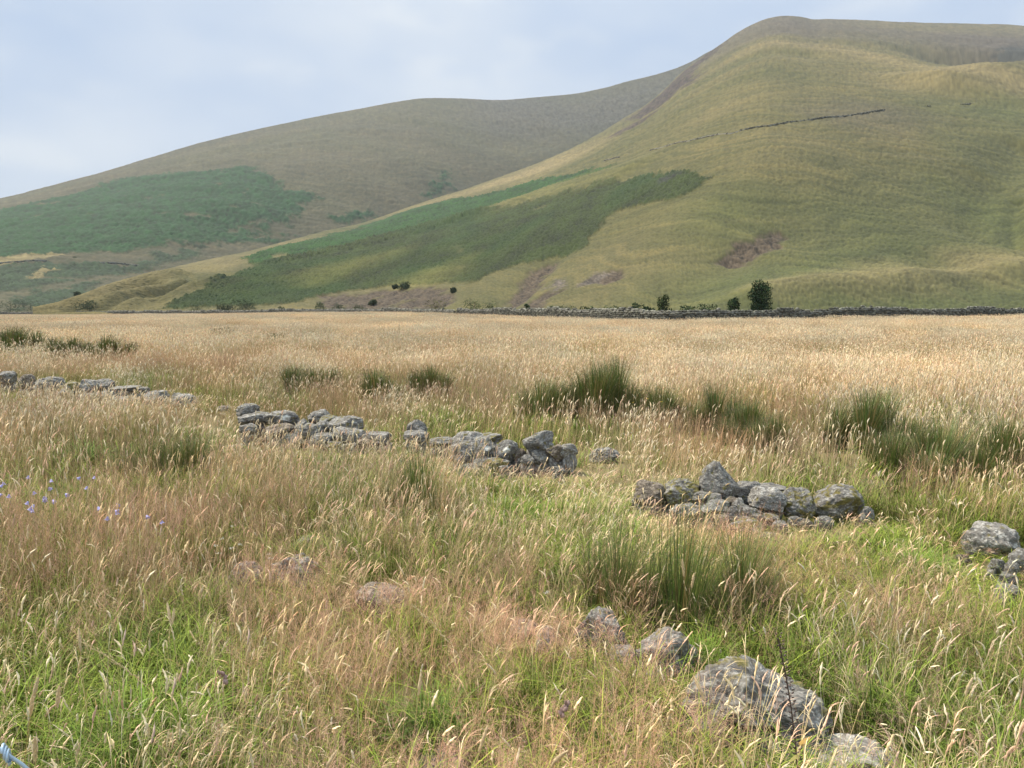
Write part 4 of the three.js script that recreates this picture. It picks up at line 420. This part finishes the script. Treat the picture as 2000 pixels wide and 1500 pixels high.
{
  const R = rng(77);
  const sow = (x, z, lod, small) => {
    const u = R(), u2 = R(), u3 = R(), u4 = R(), u5 = R(), u6 = R(), r = Math.hypot(x, z);
    if (small && inAny(footprints, x, z, 1.15)) return; if (r < 40 && inAny(clumps, x, z, 1)) return;
    let [a, g, c, h, pk] = sward(x, z, r); if (r < 20) { const [d] = segDist(x, z, RUIN_LINE); if (d < 1.1) { h *= lerp(0.5, 1, sstep(0.25, 1.1, d)); if (u6 < 0.35 * (1 - sstep(0.2, 0.8, d))) return; g *= 1.3; } if (small) for (const f of footprints) { const dd = Math.hypot(x - f[0], z - f[1]); if (dd < 0.75 && z > f[1] - 0.05) h = Math.min(h, (f[5] ? 0.2 : 0.5) + 0.6 * sstep(0.15, 0.8, dd)); } }
    h = clamp(h, 0.2, 1.1);
    const sum = a + g + c, p = u2 * sum, type = p < a ? 'hay' : p < a + g ? 'green' : 'bent', v = Math.floor(u3 * NV), tone = 0.86 + 0.28 * u4 + 0.16 * n2(x * 0.5, z * 0.5) + 0.3 * fbm2(x * 0.05 + 31, z * 0.03, 3), warm = (u5 - 0.5) * 0.12 - pk * 0.10;
    bank[type + lod + v + (small ? 's' : '')].list.push([x, ground(x, z), z, u4 * 6.283, 0.88 + u5 * 0.3, h * (0.8 + u6 * 0.4), tone * (1 + warm), tone, tone * (1 - warm), (u5 - 0.5) * 0.5]);
  };
  const bands = [[1.4, 8, 0.22, 0], [8, 26, 0.42, 1], [26, 85, 0.85, 2], [85, 372, 2.1, 3]];
  for (const [r0, r1, cell, lod] of bands) for (let gx = -Math.ceil(r1 * 0.72 / cell); gx <= Math.ceil(r1 * 0.72 / cell); gx++) for (let gz = Math.floor(-r1 / cell); gz <= 0; gz++) {
    const x = (gx + R()) * cell, z = (gz + R()) * cell, r = Math.hypot(x, z);
    if (r < r0 || r >= r1) continue; const b = bearing(x, z); if (Math.abs(b) > 41) continue; if (r > 70 && r > edgeDist(b) - (lod > 2 ? 2.2 : 1)) continue;
    if (lod < 2 && (footprints.some((f) => Math.hypot(x - f[0], z - f[1]) < Math.max(f[2], f[3]) + cell * 2.2) || clumps.some((f) => Math.hypot(x - f[0], z - f[1]) < Math.max(f[2], f[3]) + cell))) for (let k = 0; k < 7; k++) sow(x + (R() - 0.5) * cell * 1.2, z + (R() - 0.5) * cell * 1.2, lod, true);
    else sow(x, z, lod, false);
  }
}
const swardLabel = { hay: ['dry straw coloured meadow grass with pale seed heads', 'hay_grass'], green: ['green leafy grass between the straw and around the stones', 'green_grass'], bent: ['fine pinkish brown bent grass with airy seed sprays', 'bent_grass'] };
{
  const M = new THREE.Matrix4(), Q = new THREE.Quaternion(), E = new THREE.Euler(0, 0, 0, 'YXZ'), S = new THREE.Vector3(), Pp = new THREE.Vector3(), col = new THREE.Color(); let total = 0;
  for (const t of TYPES) {
    const grp = new THREE.Group(); grp.name = swardLabel[t][1]; tag(grp, swardLabel[t][0], 'grass', null, 'stuff'); scene.add(grp);
    for (const key of Object.keys(bank)) { if (!key.startsWith(t)) continue; const l = +key[t.length], { geo, list } = bank[key]; if (!list.length) continue; total += list.length;
      const im = new THREE.InstancedMesh(geo, l ? farGrassMat : grassMat, list.length); im.name = 'tuft'; im.userData.kind = 'stuff'; im.castShadow = im.receiveShadow = true;
      list.forEach((q, i) => { E.set(0, (l < 2 && t === 'hay' ? q[9] * 2 : q[3]), 0); M.compose(Pp.set(q[0], q[1], q[2]), Q.setFromEuler(E), S.set(q[4], q[5], q[4])); im.setMatrixAt(i, M); im.setColorAt(i, col.setRGB(q[6], q[7], q[8])); }); grp.add(im); }
  }
  console.log('tufts', total);
}

// ---------------------------------------------------------------- rushes and tussocks
const rushMat = new THREE.MeshPhysicalMaterial({ vertexColors: true, roughness: 0.55, side: THREE.DoubleSide, transmission: 0.15, thickness: 0 });
const rushLabels = ['long low front of the widest dark rush clump in the meadow', 'tallest dark green rush clump, spiky top rising above the straw', 'dark rush clump with yellow flowers beside the tallest clump', 'leaning dark rush clump beyond the purple grass', 'broad rush clump with brown seed heads near the rusty dock', 'rush clump between the broad clump and the ruined wall end', 'dark rush clump alone in the straw meadow', 'faint low rush clump in straw grass', 'wide thin rush clump in straw grass beside the faint one', 'domed dark rush clump far out in the meadow', 'small rush clump next to the far domed one', 'tall rush clump by the far end of the ruined wall', 'fan shaped rush clump in front of the tilted slab wall', 'rush clump against the dark lichen spotted boulders', 'olive rush tuft at the edge of the large near clump', 'large near rush clump in front of the pointed boulder wall', 'rush tuft on the boulder side of the large near clump', 'short rush clump behind the purple grass', 'short rush clump by the meadow edge past the rusty dock', 'low rush clump in front of the broad clump', 'tiny rush patch far out in the meadow', 'flat rush patch near the far field wall', 'low green rush strip in the distant straw', 'dense middle of the wide rush bank, joining the tallest clump', 'sloping end of the wide rush bank past the tallest clump', 'thin trailing rush tuft between the purple grass and the leaning clump'];
RUSHES.forEach(([x, z, w, h], i) => {
  const R = rng(600 + i), r = Math.hypot(x, z), y = ground(x, z), t = thing('rush_clump', rushLabels[i], 'rush clump', 'rush clumps in the meadow', [x, y, z]);
  const g = new Geo(), hd = new Geo(), N = Math.round(700 + Math.min(1300, w * h * 900)), th = 0.0036 * Math.max(1, r / 5), near = r < 6;
  const nt = Math.max(3, Math.round(w / 0.22)), tufts = []; for (let k = 0; k < nt; k++) { const u = nt > 1 ? (k + 0.5 + (R() - 0.5) * 0.8) / nt * 2 - 1 : 0; tufts.push([u * w * 0.40, (R() - 0.5) * Math.min(w * 0.5, 0.8), (1 - 0.35 * u * u) * (0.6 + 0.5 * R()), 0.06 + R() * 0.1, (R() - 0.35) * 0.3]); }
  for (let k = 0; k < N; k++) {
    const T = tufts[Math.floor(R() * nt)], q = Math.pow(R(), 0.6), a = R() * 6.283, bx = T[0] + Math.cos(a) * q * T[3], bz = T[1] + Math.sin(a) * q * T[3], H = h * T[2] * (0.55 + 0.55 * R()) * (near ? 1.2 : 0.97), ox = Math.cos(a) * q * 0.6 * R() + T[4], oz = Math.sin(a) * q * 0.6 * R(), out = H * (0.04 + Math.hypot(ox, oz)), aa = Math.atan2(oz, ox);
    const dry = R(), c = vary(dry < 0.24 ? [0.30, 0.23, 0.09] : near ? [0.12, 0.18, 0.04] : [0.125, 0.18, 0.042], R, 0.4);
    const { tip, dir } = g.ribbon(bx, -0.02, bz, H, out, aa, th * (0.8 + R() * 0.5), c, 3, true, 0.04);
    if (R() < 0.28) { const f = 0.16 * H, p = [tip[0] - dir[0] * f, tip[1] - dir[1] * f, tip[2] - dir[2] * f], s = 0.006 * Math.max(1, r / 7); for (let m = 0; m < 6; m++) hd.fleck(p[0] + (R() - 0.5) * s * 2.5, p[1] + (R() - 0.5) * s * 2.5, p[2] + (R() - 0.5) * s * 2.5, s * 1.6, vary([0.11, 0.07, 0.03], R), R); }
  }
  mesh('stems', g.build(), rushMat, t, 'stuff'); mesh('seed_heads', hd.build(), rushMat, t, 'stuff');
});
const tussockLabels = ['bright green tussock in front of the lichen spotted wall stretch', 'small bright tussock next to the larger one before the wall', 'wide bright yellow green tussock with long arching blades', 'tiny vivid green tussock among purple grass', 'olive tussock before the brown end of the pointed boulder wall', 'small vivid green tussock behind the pinkish boulder', 'green tussock behind the largest boulder', 'deep green tussock among pale timothy heads', 'yellow green tussock near the blue harebells', 'green tussock beside the pale boulder at the wall end'];
TUSSOCKS.forEach(([x, z, w, h, d], i) => {
  const R = rng(700 + i), y = ground(x, z), g = new Geo(), r = Math.hypot(x, z), N = Math.round(240 + w * 420), th = 0.0036 * Math.max(1, r / 6);
  for (let k = 0; k < N; k++) { const q = Math.sqrt(R()), a = R() * 6.283, H = Math.max(0.22, h) * (0.5 + 0.6 * R()); g.ribbon(Math.cos(a) * q * w * 0.33, -0.02, Math.sin(a) * q * Math.min(0.35, w * 0.33), H, H * (0.15 + 0.75 * q * R()), a + (R() - 0.5) * 1.2, th * (0.7 + R() * 0.7), vary(d ? [0.13, 0.21, 0.04] : [0.19, 0.30, 0.045], R, 0.3), 5, true, 0.25 + R() * 0.35); }
  const t = thing('grass_tussock', tussockLabels[i], 'tussock', 'green tussocks', [x, y, z]); mesh('blades', g.build(), grassMat, t, 'stuff');
});

// ---------------------------------------------------------------- docks, harebells, small flowers, single stalks
const herbMat = new THREE.MeshPhysicalMaterial({ vertexColors: true, roughness: 0.7, side: THREE.DoubleSide, transmission: 0.2, thickness: 0 });
function dockPlant(w, H, seed, tone, W) {
  const R = rng(seed), s = new Geo(), f = new Geo(), l = new Geo(), n = Math.max(1, Math.round(w / 0.09));
  for (let k = 0; k < n; k++) { const bx = (k - (n - 1) / 2) * 0.05, lean = (R() - 0.5) * 0.12 + bx * 0.8, a = lean < 0 ? Math.PI : 0, h = H * (0.8 + 0.25 * R()); s.ribbon(bx, -0.02, 0, h, Math.abs(lean), a, 0.006 * W, vary([0.2, 0.09, 0.05], R), 3, false); for (let m = 0; m < 70; m++) { const t = 0.45 + 0.55 * R(), rr = 0.022 * W * (1.15 - t); f.fleck(bx + Math.cos(a) * Math.abs(lean) * t * t + (R() - 0.5) * rr * 2.4, h * t, (R() - 0.5) * rr * 2.4, 0.012 * W, vary(tone, R, 0.35), R); } }
  for (let k = 0; k < 4; k++) l.ribbon(0, 0.05, 0, 0.28, 0.16, R() * 6.28, 0.05, vary([0.10, 0.13, 0.04], R), 4, true, 0.5);
  return [s.build(), f.build(), l.build()];
}
DOCKS.forEach(([x, z, w], i) => {
  const big = i < 2 || i === 36, r = Math.hypot(x, z), label = i === 0 ? 'bushy rust red dock plant with several seed spikes' : i === 1 ? 'single rust red dock spike at the meadow edge' : i === 36 ? 'thin greenish dock beside the bushy rusty one' : i === 3 ? 'tall purplish dock spike by the far end of the ruined wall' : 'slim brown dock spike standing in the straw meadow';
  const t = thing('dock_plant', label, 'dock plant', big || i === 3 ? undefined : 'brown docks scattered over the meadow', [x, ground(x, z), z]);
  const [a, b, c] = dockPlant(w, 0.82, 800 + i, i < 2 ? [0.36, 0.13, 0.06] : i === 36 ? [0.16, 0.17, 0.05] : [0.19, 0.11, 0.06], clamp(r / 16, 1, 3)); mesh('stem', a, herbMat, t); mesh('seed_spike', b, herbMat, t, 'stuff'); mesh('leaf', c, herbMat, t);
});
{
  const bell = new Geo(), N = 15, rings = [[0, 0.003], [0.004, 0.007], [0.011, 0.0085], [0.017, 0.011], [0.021, 0.0145]]; let prev = null;
  rings.forEach(([y, r], k) => { const ring = []; for (let i = 0; i < N; i++) { const th = i / N * 6.283, lobe = k === 4 ? 1 + 0.25 * Math.cos(5 * th) : 1; ring.push(bell.v(Math.cos(th) * r * lobe, -y - (k === 4 ? 0.003 * Math.cos(5 * th) : 0), Math.sin(th) * r * lobe, [0.40, 0.40, 0.76])); } if (prev) for (let i = 0; i < N; i++) { const j = (i + 1) % N; bell.tri(prev[i], prev[j], ring[i]); bell.tri(prev[j], ring[j], ring[i]); } prev = ring; });
  const bg = bell.build(); bg.scale(1.1, 1.1, 1.1);
  HAREBELLS.forEach(([x, z], i) => { const R = rng(900 + i), t = thing('harebell', 'pale blue harebell flower nodding on a thin stem', 'flower', 'harebells in the straw grass', [x, ground(x, z), z]), s = new Geo(), H = 0.5 + R() * 0.06, a = R() * 6.28; const { tip } = s.ribbon(0, -0.02, 0, H, 0.06, a, 0.002, [0.12, 0.16, 0.06], 5, false, 0.04); mesh('stem', s.build(), herbMat, t); const f = mesh('flower', bg, herbMat, t); f.position.set(...tip); f.rotation.set((R() - 0.5) * 1.6, 0, (R() - 0.5) * 1.8); });
  SMALL_FLOWERS.forEach(([x, z, yel], i) => { const R = rng(950 + i), t = thing('wildflower', yel ? 'tiny yellow flower among the dark rushes' : 'flat white flower cluster in pinkish grass', 'flower', yel ? 'yellow flowers in the rushes' : 'white flower clusters', [x, ground(x, z), z]), s = new Geo(), f = new Geo(), H = yel ? 0.58 : 0.42; const { tip } = s.ribbon(0, -0.02, 0, H, 0.03, R() * 6.28, 0.003, [0.12, 0.15, 0.05], 3, false); for (let k = 0; k < 26; k++) { const q = Math.sqrt(R()) * (yel ? 0.018 : 0.016), th = R() * 6.283; f.fleck(tip[0] + Math.cos(th) * q, tip[1] + R() * 0.006, tip[2] + Math.sin(th) * q, 0.009, yel ? [0.7, 0.5, 0.03] : [0.72, 0.70, 0.62], R); } mesh('stem', s.build(), herbMat, t); mesh('flower_head', f.build(), herbMat, t); });
}
const stalkLabels = { rust: ['tall orange brown seeding stalk standing above the straw', 'stalk'], oat: ['long pale oat grass stalk arching over the grass', 'grass stalk'], cocksfoot: ['mauve knobbly cocksfoot head on a bent stalk', 'grass stalk'], spire: ['dark purple dead flower spire leaning beside the largest boulder', 'dead stalk'], timothy: ['cream cylindrical timothy seed head on an upright stalk', 'grass stalk'] };
STALKS.forEach(([x, z, H, kind], i) => {
  const R = rng(1100 + i), [label, cat] = stalkLabels[kind], many = kind === 'oat' || kind === 'timothy' || kind === 'cocksfoot', t = thing(kind === 'spire' ? 'dead_flower_spire' : 'grass_stalk', label, cat, many ? { oat: 'pale oat stalks', timothy: 'timothy heads in the near grass', cocksfoot: 'mauve cocksfoot stalks' }[kind] : undefined, [x, ground(x, z), z]);
  const s = new Geo(), f = new Geo(), a = (R() - 0.5) * 2 + (R() < 0.35 ? Math.PI : 0);
  if (kind === 'timothy') { const L = 0.075 + R() * 0.03, { tip, dir } = s.ribbon(0, -0.02, 0, H - L, 0.05 + R() * 0.1, a, 0.0026, [0.42, 0.33, 0.14], 5, false, 0.02); f.spindle(tip, dir, L, 0.0062, vary([0.66, 0.52, 0.31], R, 0.12), R, 7, 16, 0.28, (R() - 0.5) * 0.03); for (let k = 0; k < 60; k++) { const q = R(), th = R() * 6.283; f.fleck(tip[0] + dir[0] * q * L + Math.cos(th) * 0.005, tip[1] + dir[1] * q * L, tip[2] + dir[2] * q * L + Math.sin(th) * 0.005, 0.005, vary([0.70, 0.55, 0.33], R, 0.2), R); } }
  if (kind === 'oat') { const { tip } = s.ribbon(0, -0.02, 0, H * 1.06, 0.3 + R() * 0.12, i % 2 ? 0.3 : 2.8, 0.003, [0.5, 0.4, 0.18], 8, false, 0.06); const aa = i % 2 ? 0.3 : 2.8, P = s.p; for (let k = 0; k < 46; k++) { const q = 0.68 + 0.32 * k / 46, X = tip[0] * q * q, Z = tip[2] * q * q, Y = -0.02 + H * 1.06 * (q - 0.06 * q * q * q); f.spindle([X + (R() - 0.5) * 0.012, Y + (R() - 0.5) * 0.006, Z + (R() - 0.5) * 0.012], [Math.cos(aa) * 0.6 + (R() - 0.5) * 0.6, 0.7, (R() - 0.5) * 0.8], 0.014, 0.0022, vary([0.70, 0.56, 0.32], R, 0.15), R, 4, 2, 0.2); } }
  if (kind === 'cocksfoot') { const { tip, dir } = s.ribbon(0, -0.02, 0, H - 0.05, 0.1, i % 2 ? 2.9 : 0.4, 0.0028, [0.36, 0.27, 0.14], 5, false, 0.05); for (let k = 0; k < 7; k++) { const q = k / 7, e = [tip[0] + dir[0] * q * 0.07 + (R() - 0.5) * 0.016, tip[1] + dir[1] * q * 0.07 * 0.8, tip[2] + (R() - 0.5) * 0.014]; f.spindle(e, [R() - 0.5, 0.8, R() - 0.5], 0.026, 0.0085 * (1.1 - q * 0.5), vary([0.36, 0.24, 0.21], R, 0.15), R, 7, 5, 0.3); } }
  if (kind === 'rust') { s.ribbon(0, -0.02, 0, H, 0.05, 0.2, 0.006, [0.34, 0.2, 0.07], 5, false); for (let k = 0; k < 160; k++) { const q = 0.3 + 0.7 * R(); f.fleck(0.05 * q * q + (R() - 0.5) * 0.016, H * q, (R() - 0.5) * 0.016, 0.012, vary([0.45, 0.27, 0.09], R), R); } }
  if (kind === 'spire') { s.ribbon(0, -0.02, 0, H, 0.1, Math.PI, 0.005, [0.10, 0.065, 0.055], 6, false); s.ribbon(0, -0.02, 0, H, 0.1, Math.PI, 0.005, [0.10, 0.065, 0.055], 6, false, 0, 0); for (let k = 0; k < 90; k++) { const q = 0.4 + 0.6 * k / 90, th = k * 2.4; f.spindle([-0.1 * q * q + Math.cos(th) * 0.006, H * q, Math.sin(th) * 0.006], [Math.cos(th) * 0.8, 0.5, Math.sin(th) * 0.8], 0.016 * (1.3 - q * 0.7), 0.0035, vary([0.09, 0.055, 0.05], R), R, 4, 2, 0.2); } const l = new Geo(); for (let k = 0; k < 8; k++) l.ribbon(-0.1 * 0.06, H * (0.12 + 0.05 * k), 0, 0.02, 0.06 + R() * 0.03, R() * 6.28, 0.022, k % 2 ? [0.45, 0.28, 0.06] : [0.3, 0.27, 0.07], 4, true, 0.8); mesh('leaf', l.build(), herbMat, t, 'stuff'); }
  mesh('stem', s.build(), herbMat, t); mesh(kind === 'spire' ? 'seed_capsules' : 'seed_head', f.build(), herbMat, t);
});

// ---------------------------------------------------------------- the strand of fence wire at the photographer's hand
{
  const dir = (b, e, d) => [d * Math.sin(b * D2R), EYE + d * e, -d * Math.cos(b * D2R)];
  const t = thing('fence_wire', 'pale blue fence wire with a wrapped knot', 'wire', null, [0, 0, 0]);
  const mat = new THREE.MeshStandardMaterial({ color: new THREE.Color().setRGB(0.42, 0.55, 0.68), roughness: 0.45, metalness: 0.35 });
  const pts = [dir(-42, -0.455, 0.85), dir(-38, -0.478, 0.82), dir(-35.2, -0.492, 0.8), dir(-34.75, -0.502, 0.8), dir(-34.1, -0.516, 0.8), dir(-33.5, -0.531, 0.8), dir(-32.6, -0.57, 0.81), dir(-32, -0.68, 0.83), dir(-32, -1.2, 0.88), dir(-32, -2.1, 0.92)].map((q) => new THREE.Vector3(...q));
  mesh('strand', new THREE.TubeGeometry(new THREE.CatmullRomCurve3(pts), 120, 0.0017, 8), mat, t);
  const k = pts[3], kp = []; for (let i = 0; i <= 60; i++) { const q = i / 60, th = q * 6.283 * 3; kp.push(new THREE.Vector3(k.x + (q - 0.5) * 0.006 + Math.cos(th) * 0.0025, k.y + Math.sin(th) * 0.0055 - (q - 0.5) * 0.008, k.z + Math.cos(th) * 0.005)); }
  mesh('knot', new THREE.TubeGeometry(new THREE.CatmullRomCurve3(kp), 120, 0.0014, 6), mat, t);
}

renderer.render(scene, camera);
